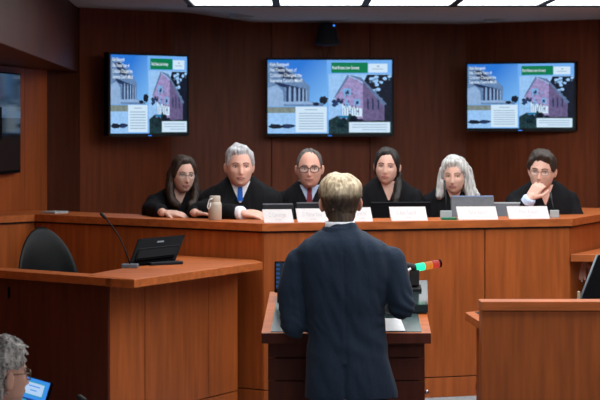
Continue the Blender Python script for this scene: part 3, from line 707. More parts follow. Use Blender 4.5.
# monitor behind the right partition
t = thing('desk_monitor', 'black tilted monitor at the right edge behind the partition', 'monitor', (PX(600,9.3),9.3,ZQ))
q = [P(582,299,9.2), P(625,300,9.38), P(640,256,9.6), P(599,254.5,9.42)]
bm = newbm(); n = slabq(bm, q, .022); obj('casing', bm, M_black, t)
bm = newbm(); tube(bm, [q[0]-n*.008+Vector((-.004,0,0)), q[3]-n*.008+Vector((-.004,0,0))], .006, 8); obj('side_edge', bm, M_grey, t)
bm = newbm(); slabq(bm, [q[0].lerp(q[2],.04)-n*.023, q[1].lerp(q[3],.04)-n*.023, q[2].lerp(q[0],.04)-n*.023, q[3].lerp(q[1],.04)-n*.023], .001, bevel=0); obj('screen', bm, M_dim3, t)
bm = newbm(); add_box(bm, (PX(608,9.42),9.42,ZQ+.01), (.2,.16,.016), bevel=.004); tube(bm, [(PX(608,9.42),9.42,ZQ+.01), q[0].lerp(q[2],.4)], .018); obj('stand', bm, M_black, t)
bm = newbm(); add_box(bm, (PX(578.8,9.1),9.1,(PZ(291.5,9.1)+ZQ)/2+.002), (.014,.014,PZ(291.5,9.1)-ZQ-.002), bevel=.003); tag(obj('post_holder', bm, M_beige), 'small beige upright block beside the right edge monitor', 'holder')

# ------------------------------------------------------------------ chairs
def swivel(name, label, loc, yaw, zb, hb, wb, group=None, egg=True):
    t = thing(name, label, 'chair', loc, (0,0,yaw), group)
    bm = newbm(); ellipsoid(bm, (0,0,.45), (.25,.25,.05), seg=24); obj('seat', bm, M_leather, t, world=False)
    bm = newbm()      # egg-shaped curved back shell
    rings = []; N = 18
    for i in range(N+1):
        v = i/N; z = zb+hb*v
        w = wb*max(.02, (1-(max(0, v-.30)/.70)**2.3))**.55*(.86+.14*min(1, v/.3))
        pts = []
        for k in range(24):
            a = 2*PI*k/24; x = math.cos(a)*w; y = .20+.05*v+.035*math.sin(a)*max(.25,(w/wb)) - .10*(x/wb)**2*.9
            pts.append(Vector((x, y, z)))
        rings.append(pts)
    loft(bm, rings); obj('backrest', bm, M_leather, t, world=False)
    bm = newbm(); lathe(bm, (0,0,.08), [(.025,0),(.025,.34),(.05,.36)], 14); obj('gas_column', bm, M_dgrey, t, world=False)
    bm = newbm(); tube(bm, [(0,.05,.43),(0,.24,.42),(0,.27,zb+.12)], .022); obj('back_support', bm, M_dgrey, t, world=False)
    for k in range(5):
        a = 2*PI*k/5; bm = newbm(); e = Vector((math.sin(a)*.29, math.cos(a)*.29, .065)); tube(bm, [(0,0,.10), e], .022, r2=.014); lg = obj('base_leg', bm, M_black, t, world=False)
        bm = newbm(); ellipsoid(bm, e+Vector((0,0,-.035)), (.018,.03,.03), Matrix.Rotation(-a,3,'Z'), 12); obj('caster', bm, M_blackm, lg, world=False)
    for s in (-1,1):
        bm = newbm(); tube(bm, [(s*.2,.05,.43),(s*.27,.05,.5),(s*.27,.02,.62)], .014); capsule(bm, (s*.27,-.12,.63), (s*.27,.12,.63), .026, .026, 10, flat=.6); obj('armrest', bm, M_black, t, world=False)
    return t
swivel('office_chair', 'empty black leather swivel chair behind the clerk desk', (PX(47,10.25)+.065, 10.27, DAIS), .55, .42, .565, .19)
# judge floor
bm = newbm(); k0 = offs(BL, .75); k1 = offs(BL, 1.75)
for i in range(1, 4): add_prism(bm, [k0[i], k0[i+1], k1[i+1], k1[i]], DAIS, .78)
struct('floor_bench_platform', bm, M_carpet)

# ------------------------------------------------------------------ people
def g(x, s): return math.exp(-(x/s)**2)
def head_pt(z, phi, fem=0):
    """z in -1..1, phi angle (front = -90deg)"""
    w, h = .0765, .118
    p = 2.25 if z > 0 else 2.7+.35*(1-fem)
    r = max(0, 1-abs(z)**p)**(1/p)
    t = max(0, -z)
    wd = w*(1-(.24+.14*fem)*t**1.6) if z < 0 else w
    lf = .090+.004*g(z+.8,.25); lb = .102-.065*min(1, max(0, (-z+.05))/.85)**1.2
    cx, sn = math.cos(phi), math.sin(phi)
    x = wd*r*cx; y = (lf if sn < 0 else lb)*r*sn; Z = h*z
    if sn < 0:
        fr = min(1, -sn*1.6); dy = 0
        if -.048 < Z < .022:
            k = (.022-Z)/.062; k = min(1, k); amp = .005+.019*k**1.2; 
            if Z < -.036: amp *= max(0, 1-(-.036-Z)/.012)
            dy -= amp*g(x, .0075+.004*k)
        dy += .010*(g(x-.032,.017)+g(x+.032,.017))*g(Z-.004,.013)
        dy -= .0045*g(Z-.026,.010)*g(x,.05)*(1-.6*fem)
        dy -= .004*(g(x-.046,.018)+g(x+.046,.018))*g(Z+.026,.018)
        dy -= .0055*g(x,.024)*g(Z+.056,.0055); dy -= .0055*g(x,.020)*g(Z+.069,.0055)
        dy += .004*g(x,.03)*g(Z+.0625,.0028)+.003*g(x,.02)*g(Z+.082,.006)
        dy -= .008*g(x,.02)*g(Z+.100,.014)
        y += dy*fr
    return Vector((x, y, Z))
def head_bm(fem=0, nz=56, nphi=72):
    bm = newbm(); rings = []
    for i in range(nz):
        a = -PI/2+PI*(i+.5)/nz; z = math.sin(a)
        rings.append([head_pt(z, 2*PI*k/nphi, fem) for k in range(nphi)])
    loft(bm, rings)
    return bm
def lerp_tab(tab, x):
    if x <= tab[0][0]: return tab[0][1]
    for (a, b), (c, d) in zip(tab[:-1], tab[1:]):
        if x <= c: return b+(d-b)*(x-a)/(c-a)
    return tab[-1][1]
def hair_cap(tab, thick, seed=0, part=None, rough=.0025, nz=60, nphi=96, recess=None):
    """scalp hair: shell over the skull above the hairline table (front..back -> z)"""
    bm = newbm(); V = {}
    for i in range(nz+1):
        a = -PI/2+PI*(i+.3)/(nz+.6); z = math.sin(a)
        for k in range(nphi):
            ph = 2*PI*k/nphi; p = head_pt(z, ph); fy = math.sin(ph)
            zt = lerp_tab(tab, fy)+.16*noise.noise(Vector((math.cos(ph)*5+seed*.7, fy*5, 2)))+.05*noise.noise(Vector((math.cos(ph)*17, fy*17, seed))); e = (z-zt)/(.22 if fy < .1 else .15)
            th = thick(z, fy, math.cos(ph)) if callable(thick) else thick
            s = max(0, min(1, e)); s = s*s*(3-2*s)
            n = Vector((p.x/.0765**2, p.y/.095**2, p.z/.118**2)).normalized()
            nz_ = noise.noise(Vector((p.x*55+seed, p.y*55, p.z*16)))*rough*2.2 + noise.noise(Vector((p.x*170, p.y*170+seed, p.z*40)))*rough
            nz_ += noise.noise(Vector((p.x*26+seed*3, p.y*26, p.z*14)))*th*.45
            V[i,k] = (bm.verts.new(p+n*(th*s+nz_*s-.003*(1-s))), e)
    for i in range(nz):
        for k in range(nphi):
            q = [V[i,k], V[i,(k+1)%nphi], V[i+1,(k+1)%nphi], V[i+1,k]]
            if max(e for _, e in q) > -.05:
                f = bm.faces.new([v for v, _ in q]); f.smooth = True
    top = [V[nz,k][0] for k in range(nphi)]; f = bm.faces.new(top); f.smooth = True
    bmesh.ops.delete(bm, geom=[v for v in bm.verts if not v.link_faces], context='VERTS')
    bmesh.ops.recalc_face_normals(bm, faces=bm.faces)
    return bm
def hand(bm, wrist, fwd, up, side, curl=20, s=1.0, spread=1.0):
    f = fwd.normalized(); u_ = (up-f*up.dot(f)).normalized(); sd = f.cross(u_)*side; w = Vector(wrist)
    capsule(bm, w-f*.03, w+f*.01, .026*s, .025*s, flat=.8)
    L = [.043,.048,.045,.036]
    for i in range(4):
        o = (1.5-i)*.0185*s
        k = w+f*.082*s*(1-.05*abs(i-1))+sd*o
        capsule(bm, w+f*.01+sd*o*.7, k, .0145*s, .0115*s, 10)
        a = math.radians(curl*.7); q = k; r = .0098*s; dr = (f+sd*o*1.2*spread).normalized()
        for j, ln in enumerate((1, .62, .5)):
            dd = (dr*math.cos(a)-u_*math.sin(a)); e = q+dd*L[i]*ln*s; capsule(bm, q, e, r, r*.9, 10); q = e; r *= .92; a += math.radians(curl)
    q = w+f*.02*s+sd*.026*s; e = q+(f*.75+sd*.65-u_*.25).normalized()*.042*s; capsule(bm, q, e, .0145*s, .0115*s, 10)
    e2 = e+(f*.9+sd*.25-u_*.3).normalized()*.032*s; capsule(bm, e, e2, .011*s, .0095*s, 10); e3 = e2+(f*1-u_*.3).normalized()*.024*s; capsule(bm, e2, e3, .0098*s, .008*s, 10)
def glasses_bm(kind, w=.0255, h=.019, th=.0022, zc=.004, lens=True):
    bm = newbm()
    yf = -.094
    for s in (-1,1):
        c = Vector((s*.033, yf, zc)); n = 24; pts = []
        pw = 3.2 if kind == 'box' else 2.4
        for i in range(n+1):
            a = 2*PI*i/n; ct, st = math.cos(a), math.sin(a)
            pts.append(c+Vector((math.copysign(abs(ct)**(2/pw), ct)*w, abs(ct)*.003*(1 if ct*s > 0 else 0), math.copysign(abs(st)**(2/pw), st)*h)))
        tube(bm, pts, th, 6)
        tube(bm, [c+Vector((s*w,.004,h*.4)), Vector((s*.072,-.07,zc+.008)), Vector((s*.080,-.01,zc+.008)), Vector((s*.079,.012,zc+.0)), Vector((s*.078,.026,zc-.02))], th*.9, 6)
        if lens:
            vs = [bm.verts.new(p) for p in pts[:-1]]; f = bm.faces.new(vs); f.material_index = 1
    tube(bm, [Vector((-.009,yf,zc+.004)), Vector((0,yf-.003,zc+.007)), Vector((.009,yf,zc+.004))], th, 6)
    return bm
def head_matrix(Hc, yaw, pitch, roll, s):
    return Matrix.Translation(Hc) @ Matrix.Rotation(yaw,4,'Z') @ Matrix.Rotation(pitch,4,'X') @ Matrix.Rotation(roll,4,'Y') @ Matrix.Scale(s,4)
def face_parts(root, HM, brow, lipm, fem=0, iris=M_iris):
    hb = head_bm(fem); bv = BVHTree.FromBMesh(hb)
    def fy(x, z):
        h = bv.ray_cast(Vector((x,-.3,z)), Vector((0,1,0))); return h[0].y if h[0] else -.08
    for s in (-1,1):
        bm = newbm(); y = fy(s*.032,.003); ellipsoid(bm, (s*.032,y+.0075,.003), (.0125,.0105,.0075), seg=14)
        ellipsoid(bm, (s*.032+.001,y-.0012,.003), (.0048,.003,.0052), seg=10, mi=1); e = obj('eye', bm, [M_eye, iris], root, xform=HM)
        bm = newbm(); tube(bm, [Vector((s*x, fy(s*x,z)-.001, z)) for x, z in ((.017,.009),(.024,.0125),(.032,.0135),(.041,.011),(.046,.005))], .0022, 6); obj('eyelid', bm, brow, e, xform=HM)
        bm = newbm(); tube(bm, [Vector((s*x, fy(s*x,z)-.0008, z)) for x, z in ((.013,.024),(.022,.028),(.034,.030),(.044,.026),(.050,.020))], .0030, 6, r2=.0020); obj('eyebrow', bm, brow, root, xform=HM)
    bm = newbm()
    for z, r in ((-.0575,.0034),(-.0672,.0042)):
        tube(bm, [Vector((x, fy(x,z)+.0012, z+.0035*abs(x)/.024*(1 if z < -.06 else -1))) for x in (-.024,-.014,-.005,.005,.014,.024)], r, 8)
    obj('lips', bm, lipm, root, xform=HM)
    hb.free()
def torso_rings(S, off, rot, tab, n=40, p=2.3):
    out = []
    for (z, cx, cy, rx, ry) in tab:
        c = off+rot@Vector((cx*S, cy*S, z*S)); out.append(ring_pts(c, rot@Vector((1,0,0)), rot@Vector((0,1,0)), rx*S, ry*S, n, p))
    return out
ROBE_TAB = [(-.45,0,-.16,.22,.30),(-.10,0,-.06,.24,.24),(0,0,-.02,.225,.19),(.15,0,0,.21,.16),(.30,0,-.01,.215,.15),(.42,0,-.02,.225,.14),(.49,0,-.025,.215,.125),(.535,0,-.03,.175,.11),(.57,0,-.04,.115,.095),(.60,0,-.05,.078,.078)]
def v_patch(name, root, robe_bvh, top, bot, hw0, hw1, m, off=.004, steps=10, rot=None):
    """cloth wedge lying on the chest from top to bot (world points)"""
    bm = newbm(); rows = []
    for i in range(steps+1):
        t = i/steps; c = top.lerp(bot, t); hw = hw0+(hw1-hw0)*t; row = []
        for k in range(5):
            x = c.x+(k/2-1)*hw; h = robe_bvh.ray_cast(Vector((x, c.y-.6, c.z)), Vector((0,1,0)))
            y = (h[0].y if h[0] else c.y)-off; row.append((x, y, c.z))
        rows.append(row)
    F_ = [[bm.verts.new(q) for q in r] for r in rows]; Bk = [[bm.verts.new((q[0],q[1]+.012,q[2])) for q in r] for r in rows]
    for i in range(steps):
        for k in range(4):
            bm.faces.new((F_[i][k],F_[i][k+1],F_[i+1][k+1],F_[i+1][k])); bm.faces.new((Bk[i][k+1],Bk[i][k],Bk[i+1][k],Bk[i+1][k+1]))
    bmesh.ops.recalc_face_normals(bm, faces=bm.faces)
    for f in bm.faces: f.smooth = True
    return obj(name, bm, m, root)
def neck_tab(Hc, HM, base):
    a = HM @ Vector((0,.028,-.05)); return a, base
def judge(label, px, py, D, s, yaw, pitch=0, roll=0, skin=None, hair=None, brow=None, fem=0, bodyyaw=0, S=1.0, dz=.675, bx=0, by=.13,
          bw=1.0, wrists=None, shirt=None, tie=None, cuffs=None, neck='v', hairf=None, glasses=None, glm=None, handspec=None):
    Hc = P(px, py, D); HM = head_matrix(Hc, yaw, pitch, roll, s)
    O = Vector((Hc.x-bx, Hc.y+by, Hc.z-dz*S))
    root = thing('person', label, 'person', (O.x, O.y, .78))
    Rb = Matrix.Rotation(bodyyaw, 3, 'Z')
    # robe
    bm = newbm(); loft(bm, torso_rings(S, O, Rb, [(z,cx,cy,rx*(bw if z < .55 else 1),ry) for z,cx,cy,rx,ry in ROBE_TAB]))
    W = wrists or [(-.16,-.36,.27), (.16,-.36,.27)]
    ends = []
    for sd, w in zip((-1,1), W):
        sh = O+Rb@(Vector((sd*.170*bw,-.02,.465))*S)
        wr = Vector(w) if isinstance(w, Vector) else O+Rb@(Vector(w)*S)
        el = None
        if handspec and handspec.get(sd) and 'elbow' in handspec[sd]: el = handspec[sd]['elbow']
        else:
            el = O+Rb@(Vector((sd*.235*bw,-.10,.25))*S)
        capsule(bm, sh, el, .070*S, .070*S, 16); capsule(bm, el, wr, .070*S, .052*S, 16); ends.append((el, wr))
    # lap and skirt of the robe
    for sd in (-1,1): capsule(bm, O+Rb@Vector((sd*.10,-.05,.06)), O+Rb@Vector((sd*.11,-.36,.04)), .10,.09,14)
    disp = lambda co: .006*noise.noise(Vector((co.x*16+px, co.y*10, co.z*5)))+.005*noise.noise(Vector((co.x*38, co.y*20+px, co.z*9)))
    rb = fuse(bm, .012, 3, disp); bv = BVHTree.FromBMesh(rb)
    obj('robe', rb, M_robe, root)
    # body: head, neck, forearms and hands fused; hidden torso inside the robe
    bm = head_bm(fem); bmesh.ops.transform(bm, matrix=HM, verts=bm.verts)
    for e in (-1,1): ellipsoid(bm, HM@Vector((e*.083,.010,-.006)), (.008*s,.019*s,.032*s), (HM.to_3x3().normalized()@Matrix.Rotation(-e*.45,3,'Z')@Matrix.Rotation(e*.12,3,'Y')), 14)
    nb = O+Rb@Vector((0,-.045,.56))*S if False else O+Rb@(Vector((0,-.045,.55))*S)
    a = HM@Vector((0,.030,-.055)); capsule(bm, nb-Vector((0,0,.06)), a, (.062-.008*fem)*s, (.056-.008*fem)*s, 20)
    for sd, (el, wr) in zip((-1,1), ends):
        hs = (handspec or {}).get(sd, {})
        fw = hs.get('fwd', (wr-el).normalized()); up = hs.get('up', Vector((0,0,1)))
        w2 = wr+(wr-el).normalized()*.045
        capsule(bm, wr-(wr-el)*.3, w2, .030, .026, 12); hand(bm, w2+fw*.02, fw, up, -sd*1, hs.get('curl', 22), hs.get('s', .95))
    body = fuse(bm, .0042, 2)
    b2 = newbm(); loft(b2, torso_rings(S*.76, O+Vector((0,0,.06)), Rb, ROBE_TAB[1:-1])); merge(body, b2)
    obj('body', body, skin, root)
    for sd, (el, wr) in zip((-1,1), ends):
        if cuffs and cuffs.get(sd):
            bm = newbm(); d = (wr-el).normalized(); aa, bb = frame_of(d)
            loft(bm, [ring_pts(wr+d*k, aa, bb, r, r, 20) for k, r in ((0,.038),(.02,.041),(.055,.040),(.062,.036))]); obj('shirt_cuff', bm, cuffs[sd], root)
    face_parts(root, HM, brow, M_lipf if fem else M_lip, fem)
    # chest opening
    ctop = Vector((nb.x, nb.y, O.z+.585*S)); cb = Vector((nb.x, nb.y, O.z+.42*S))
    if shirt:
        v_patch('shirt_front', root, bv, Vector((nb.x,nb.y,O.z+.575*S)), Vector((nb.x,nb.y,O.z+.455*S)), .060, .006, shirt, .005)
        bm = newbm(); 
        for e in (-1,1):
            capsule(bm, nb+Vector((e*.05,-.035,.035)), nb+Vector((e*.018,-.085,-.015)), .017,.013,10, flat=.6)
        tubep = [nb+Vector((math.sin(t_)*.062, -math.cos(t_)*.062+.0, .03)) for t_ in [(-2.3+4.6*i/14)+PI for i in range(15)]]
        tube(bm, tubep, .017, 8)
        obj('shirt_collar', bm, shirt, root)
        if tie:
            v_patch('tie', root, bv, Vector((nb.x,nb.y,O.z+.555*S)), Vector((nb.x,nb.y,O.z+.465*S)), .012, .018, tie, .012)
            bm = newbm(); ellipsoid(bm, nb+Vector((0,-.088,-.008)), (.017,.014,.019), seg=14); obj('tie_knot', bm, tie, root)
    else:
        v_patch('neckline', root, bv, Vector((nb.x,nb.y,O.z+.575*S)), Vector((nb.x,nb.y,O.z+.455*S)), .05, .004, skin, .0035)
    hairf(root, HM, Hc, O, hair)
    if glasses:
        bm = glasses; obj('glasses', bm, [glm, M_lens], root, xform=HM)
    # chair under the robe, kept behind the sitter
    return root
TAB_SHORT = [(-1,.62),(-.80,.60),(-.60,.46),(-.45,.16),(-.30,-.12),(-.1,.02),(.12,.0),(.25,-.22),(.45,-.5),(1,-.56)]
TAB_RECEDE = [(-1,.86),(-.85,.85),(-.62,.74),(-.46,.34),(-.34,-.05),(-.25,-.12),(-.1,.02),(.12,.0),(.25,-.22),(.45,-.5),(1,-.56)]
TAB_FRINGE = [(-1,.26),(-.86,.30),(-.70,.28),(-.45,.0),(-.30,-.3),(0,-.5),(1,-.9)]
TAB_WOMAN = [(-1,.64),(-.85,.58),(-.70,.36),(-.50,-.1),(-.30,-.3),(0,-.45),(.3,-.6),(1,-.7)]
def short_hair(tab, th):
    def f(root, HM, Hc, O, m): obj('hair', hair_cap(tab, th, root.location.x*10), m, root, xform=HM)
    return f
def long_hair(cap_tab, th, strands, vox=.006, rough=.005):
    def f(root, HM, Hc, O, m):
        bm = newbm()
        for pts, r0, r1 in strands:
            for (a, ra), (b, rb) in zip([(p, r0+(r1-r0)*i/(len(pts)-1)) for i, p in enumerate(pts)][:-1], [(p, r0+(r1-r0)*i/(len(pts)-1)) for i, p in enumerate(pts)][1:]):
                capsule(bm, a, b, ra, rb, 12)
        bm = fuse(bm, vox, 2, lambda co: rough*noise.noise(Vector((co.x*70, co.y*70, co.z*9)))+rough*.6*noise.noise(Vector((co.x*170, co.y*170, co.z*20))))
        merge(bm, hair_cap(cap_tab, th, 3, rough=.002)); obj('hair', bm, m, root, xform=HM)
    return f
SK1 = skinmat('skin_pale_rose', (.68,.42,.33,1)); SK2 = skinmat('skin_ruddy', (.70,.42,.33,1)); SK3 = skinmat('skin_pink', (.68,.38,.29,1))
SK4 = skinmat('skin_light', (.68,.43,.34,1)); SK5 = skinmat('skin_fair', (.70,.43,.33,1)); SK6 = skinmat('skin_fair_b', (.68,.42,.33,1)); SK7 = skinmat('skin_tan', (.66,.38,.29,1)); SK8 = skinmat('skin_neck', (.58,.27,.19,1))
HR1 = hairmat('dark_brown_hair', (.016,.009,.006,1), (.05,.028,.018,1)); HR2 = hairmat('silver_grey_hair', (.25,.25,.26,1), (.55,.55,.56,1)); HR3 = hairmat('brown_grey_hair', (.05,.045,.04,1), (.16,.14,.13,1))
HR4 = hairmat('black_brown_hair', (.008,.006,.005,1), (.022,.016,.013,1)); HR5 = hairmat('white_hair', (.24,.24,.23,1), (.70,.70,.67,1)); HR6 = hairmat('short_brown_hair', (.018,.012,.009,1), (.05,.035,.026,1))
BR = plain('brow_dark', (.03,.02,.015,1), .7); BRG = plain('brow_grey', (.16,.13,.11,1), .7); BRM = plain('brow_brown', (.12,.07,.05,1), .7)

def th_side(z, fy, cx): return .014+.010*max(0, z)
# 1 woman, long brown hair, glasses
hs1 = {-1: {'fwd': Vector((.95,-.25,-.05)), 'up': Vector((0,-.4,1)), 'curl': 14, 's': .82, 'elbow': P(152,211,11.45)}, 1: {'fwd': Vector((-.2,-.9,-.1)), 'up': Vector((.2,0,1)), 'curl': 16, 's': .82}}
hs1[1]['fwd'] = Vector((.9,-.35,-.08)); hs1[1]['elbow'] = P(197,214,11.5)
J = []
st = []
for e in (-1,1):
    st += [([(e*.045,-.005,.075),(e*.078,.0,.02),(e*.088,.0,-.05),(e*.088,-.015,-.11),(e*.078,-.035,-.17),(e*.05,-.06,-.195)], .026, .030),
           ([(e*.03,.03,.08),(e*.07,.045,.0),(e*.075,.045,-.10),(e*.06,.02,-.17)], .034, .034)]
judge('woman with long brown hair and thin glasses, black robe, hands on bench', 183,175.5,11.55,.90,.38,.05,.05, SK1, HR1, BR, 1, .25, .90, dz=.66, bx=.03, bw=1.0,
      wrists=[Vector((PX(161,11.2),11.2,TOPZ+.028)), Vector((PX(195,11.12),11.12,TOPZ+.028))], handspec=hs1, hairf=long_hair(TAB_WOMAN, th_side, st), glasses=glasses_bm('round', .0235,.0195,.0012,.002), glm=M_gold)
# 2 grey man, blue tie
hs2 = {1: {'fwd': Vector((.9,-.3,-.05)), 'up': Vector((0,-.5,1)), 'curl': 22, 'elbow': P(201,213,11.16), 's': .95}}
judge('grey haired man in black robe with white collar and blue tie', 239.5,167,11.2,.985,.13,.02,0, SK2, HR2, BRG, 0, .1, 1.04, dz=.655,
      wrists=[(-.18,-.30,.18), Vector((PX(235,10.98),10.98,TOPZ+.034))], handspec=hs2, cuffs={1: M_shirt}, shirt=M_shirt, tie=M_tieb, hairf=short_hair(TAB_SHORT, lambda z,fy,cx: .010+.012*max(0,z)))
# 3 man with dark glasses
judge('balding man in heavy black glasses, black robe and dark red tie', 309.5,169,11.45,.95,-.02,.03,0, SK3, HR3, BRM, 0, 0, .95, dz=.675, bw=.9,
      wrists=[(-.18,-.30,.16),(.18,-.30,.16)], shirt=M_shirtb, tie=M_tier, hairf=short_hair(TAB_RECEDE, lambda z,fy,cx: .007+.005*max(0,z)), glasses=glasses_bm('box', .0265,.018,.0030,.003), glm=M_glass_dark)
# 4 woman with dark hair pulled to one side
st4 = [([(.03,.05,.05),(.06,.06,-.03),(.075,.04,-.09),(.082,0,-.14),(.082,-.045,-.20),(.075,-.065,-.27)], .040, .022), ([(-.03,.05,.03),(0,.07,-.03),(.05,.06,-.09)], .045,.04)]
judge('dark haired woman in black robe with hair falling over one shoulder', 387,167,11.45,.90,-.16,.02,.07, SK4, HR4, BR, 1, 0, .95, dz=.665, bx=-.01, bw=.9,
      wrists=[(-.18,-.30,.16),(.18,-.30,.16)], hairf=long_hair(TAB_WOMAN, lambda z,fy,cx: .009+.008*max(0,z), st4))
# 5 woman with white hair
st5 = []
for e in (-1,1):
    st5 += [([(e*.035,-.02,.10),(e*.075,-.015,.05),(e*.092,-.005,-.02),(e*.098,-.01,-.08),(e*(.108 if e>0 else .10),-.02,-.125)], .026, .030),
            ([(e*.03,.04,.09),(e*.075,.04,.03),(e*.09,.04,-.05),(e*.10,.03,-.115)], .036, .036)]
st5 += [([(.09,0,-.03),(.118,-.005,-.08),(.155,-.01,-.12)], .034, .016), ([(-.085,-.02,-.04),(-.10,-.03,-.09),(-.105,-.045,-.13)], .026, .018), ([(-.04,.06,.0),(0,.08,-.05),(.04,.06,-.1)], .05,.05)]
judge('woman with shoulder length white hair and black robe', 455,176.5,11.5,.90,-.28,.04,.0, SK5, HR5, BRG, 1, -.1, .93, dz=.645, bx=.0, bw=.9,
      wrists=[(-.18,-.30,.16),(.18,-.30,.16)], hairf=long_hair([(-1,.52),(-.86,.48),(-.70,.32),(-.5,-.1),(-.3,-.3),(0,-.5),(1,-.8)], lambda z,fy,cx: .018+.012*max(0,z), st5, rough=.007))
# 6 man, chin on hand
hs6 = {-1: {'fwd': (P(538,187,11.38)-P(529,200,11.36)).normalized(), 'up': Vector((-.35,-1,.15)), 'curl': 52, 'elbow': P(517,219,11.42), 's': .95}}
judge('brown haired man in black robe and thin glasses resting chin on hand', 542,171.5,11.52,.96,-.30,.10,.06, SK6, HR6, BR, 0, -.05, 1.0, dz=.655, bx=-.02, bw=.92,
      wrists=[P(525,206,11.38), (.2,-.28,.16)], handspec=hs6, cuffs={-1: M_shirtb}, hairf=short_hair([(-1,.62),(-.84,.54),(-.66,.34),(-.45,.1),(-.30,-.1),(-.1,.02),(.12,.0),(.25,-.22),(.45,-.5),(1,-.56)], lambda z,fy,cx: .014+.016*max(0,z)),
      glasses=glasses_bm('round', .0235,.016,.0012,.003), glm=M_gold)
for pr, lab in zip([o for o in COL.objects if o.name.startswith('person') and o.parent is None],
                   ['the long haired woman at the left end', 'the man with the blue tie', 'the man with heavy black glasses', 'the dark haired woman', 'the white haired woman', 'the man resting his chin']):
    swivel('judge_chair', 'black swivel chair under ' + lab, (pr.location.x, pr.location.y+.03, .78), 0, .42, .26, .17)

# ------------------------------------------------------------------ standing speaker (seen from behind)
DM = 9.03
sp = thing('person', 'standing blond man in navy suit seen from behind at the lectern', 'person', (PX(347,DM), DM, 0))
def Q(px, py, dd=0): return P(px, py, DM+dd)
Hc = Q(340.5, 202.5, .035); HM = head_matrix(Hc, PI, .08, .02, 1.01)
tab = []   # py, px centre, half width px, depth m, dy
for py, cx, hw, ry, dy_ in ((223,342,14,.070,.0),(229,341,17,.078,-.002),(234,341.5,26,.090,-.005),(239,342,36,.104,-.008),(244,343,43,.114,-.008),(250,343.5,49,.122,-.005),(262,344,49.5,.130,0),(278,344,46.5,.132,0),(296,344.5,41.5,.128,.0),(314,345,38.5,.122,.0),(330,346,38.5,.122,0),(350,347.5,40.5,.128,0),(372,349,43.5,.135,0),(392,350,46,.140,0),(397,350,46.3,.141,0)):
    c = Q(cx, py, dy_); tab.append((c, hw/F*DM, ry))
bm = newbm(); loft(bm, [ring_pts(c, Vector((1,0,0)), Vector((0,1,0)), rx, ry, 48, 2.4) for c, rx, ry in tab[::-1]])
shL, shR = Q(299,263,.0), Q(390,261,.0)
elL, elR = Q(293.5,326,-.015), Q(402,306,-.02)
wrL, wrR = Vector((-.035,9.34,1.145)), Vector((.44,9.36,1.175))
def arm(bm, sh, mid, el, wr, k=1.0):
    capsule(bm, sh, mid, .073*k, .066*k, 20); capsule(bm, mid, el, .066*k, .062*k, 20); capsule(bm, el, el.lerp(wr,.5), .061*k, .052*k, 20); capsule(bm, el.lerp(wr,.5), wr, .052*k, .042*k, 20)
arm(bm, shL, Q(291.5,292,-.012), elL, wrL); arm(bm, shR, Q(397.5,284,-.012), elR, wrR)
def sdisp(co):
    d = 0
    for (cen, R_) in ((elL,.13),(elR,.13)):
        k = g((co-cen).length, R_); d += k*.008*math.sin((co.z*1.0+co.x*.9)*95+9*noise.noise(co*7))*(.5+noise.noise(co*11+Vector((3,0,0))))
    d += .009*noise.noise(Vector((co.x*10, co.y*6, co.z*5)))+.006*noise.noise(Vector((co.x*24+co.z*8, co.y*10, co.z*7)))
    # shoulder-blade drape and waist folds
    k = g(co.z-1.02,.10)*(1 if co.y < DM else .2); d += k*.0025*math.sin(co.z*50+co.x*34+6*noise.noise(co*4))
    if co.y < DM-.05 and abs(co.x-(.205+.03*(1.4-co.z)*1.0)) < .006 and co.z < 1.47: d -= .0025
    if co.y < DM-.05 and co.z < .93 and abs(co.x-.213) < .007: d -= .009
    return d
jk = fuse(bm, .0075, 5, sdisp); jbv = BVHTree.FromBMesh(jk)
obj('jacket', jk, M_suit, sp)
# jacket collar and shirt collar
bm = newbm()
cc = Q(340,228.5,0)
rings = []
for dz_, rx, ry in ((-.060,.122,.094),(-.040,.108,.090),(-.018,.094,.084),(.004,.084,.078),(.012,.080,.075),(.010,.074,.070),(-.03,.070,.066)):
    rings.append(ring_pts(cc+Vector((0,-.006,dz_)), Vector((1,0,0)), Vector((0,1,0)), rx, ry, 40))
for r in rings:
    for v in r:
        v.z += -.045*max(0, (v.y-cc.y)/.08)
loft(bm, rings, False); obj('jacket_collar', bm, M_suit, sp)
bm = newbm(); rings = []
for dz_, rx, ry in ((-.03,.072,.069),(.020,.071,.068),(.034,.069,.066),(.034,.064,.060),(-.03,.064,.060)):
    rings.append(ring_pts(cc+Vector((0,-.002,dz_)), Vector((1,0,0)), Vector((0,1,0)), rx, ry, 40))
loft(bm, rings, False); obj('shirt_collar', bm, M_shirt, sp)
bm = head_bm(0); bmesh.ops.transform(bm, matrix=HM, verts=bm.verts)
for e in (-1,1):
    R_ = HM.to_3x3().normalized()@Matrix.Rotation(-e*.55,3,'Z')@Matrix.Rotation(e*.12,3,'Y')
    ellipsoid(bm, HM@Vector((e*.090,.008,-.012)), (.0075,.024,.034), R_, 16); ellipsoid(bm, HM@Vector((e*.077,.0,-.030)), (.006,.009,.012), R_, 10)
capsule(bm, Q(340.5,240,0), HM@Vector((0,.006,-.085)), .064, .060, 24)
for sd, el, wr in ((-1,elL,wrL),(1,elR,wrR)):
    d = (wr-el).normalized(); w2 = wr+d*.03; capsule(bm, wr-d*.08, w2, .03, .027, 12)
    hand(bm, w2+Vector((0,.02,0)), Vector((0,1,.2)), Vector((0,-.2,1)), sd, 14, 1.0)
body = fuse(bm, .0042, 2)
b2 = newbm(); loft(b2, [ring_pts(c, Vector((1,0,0)), Vector((0,1,0)), rx*.8, ry*.8, 24) for c, rx, ry in tab[3:][::-1]]); merge(body, b2)
obj('body', body, SK8, sp)
face_parts(sp, HM, BRM, M_lip, 0)
M_blond = hairmat('blond_hair_over_brown', (.030,.020,.014,1), (.10,.068,.044,1), top=((.34,.25,.15,1),(.80,.66,.44,1)), z0=0, z1=1, scale=75)
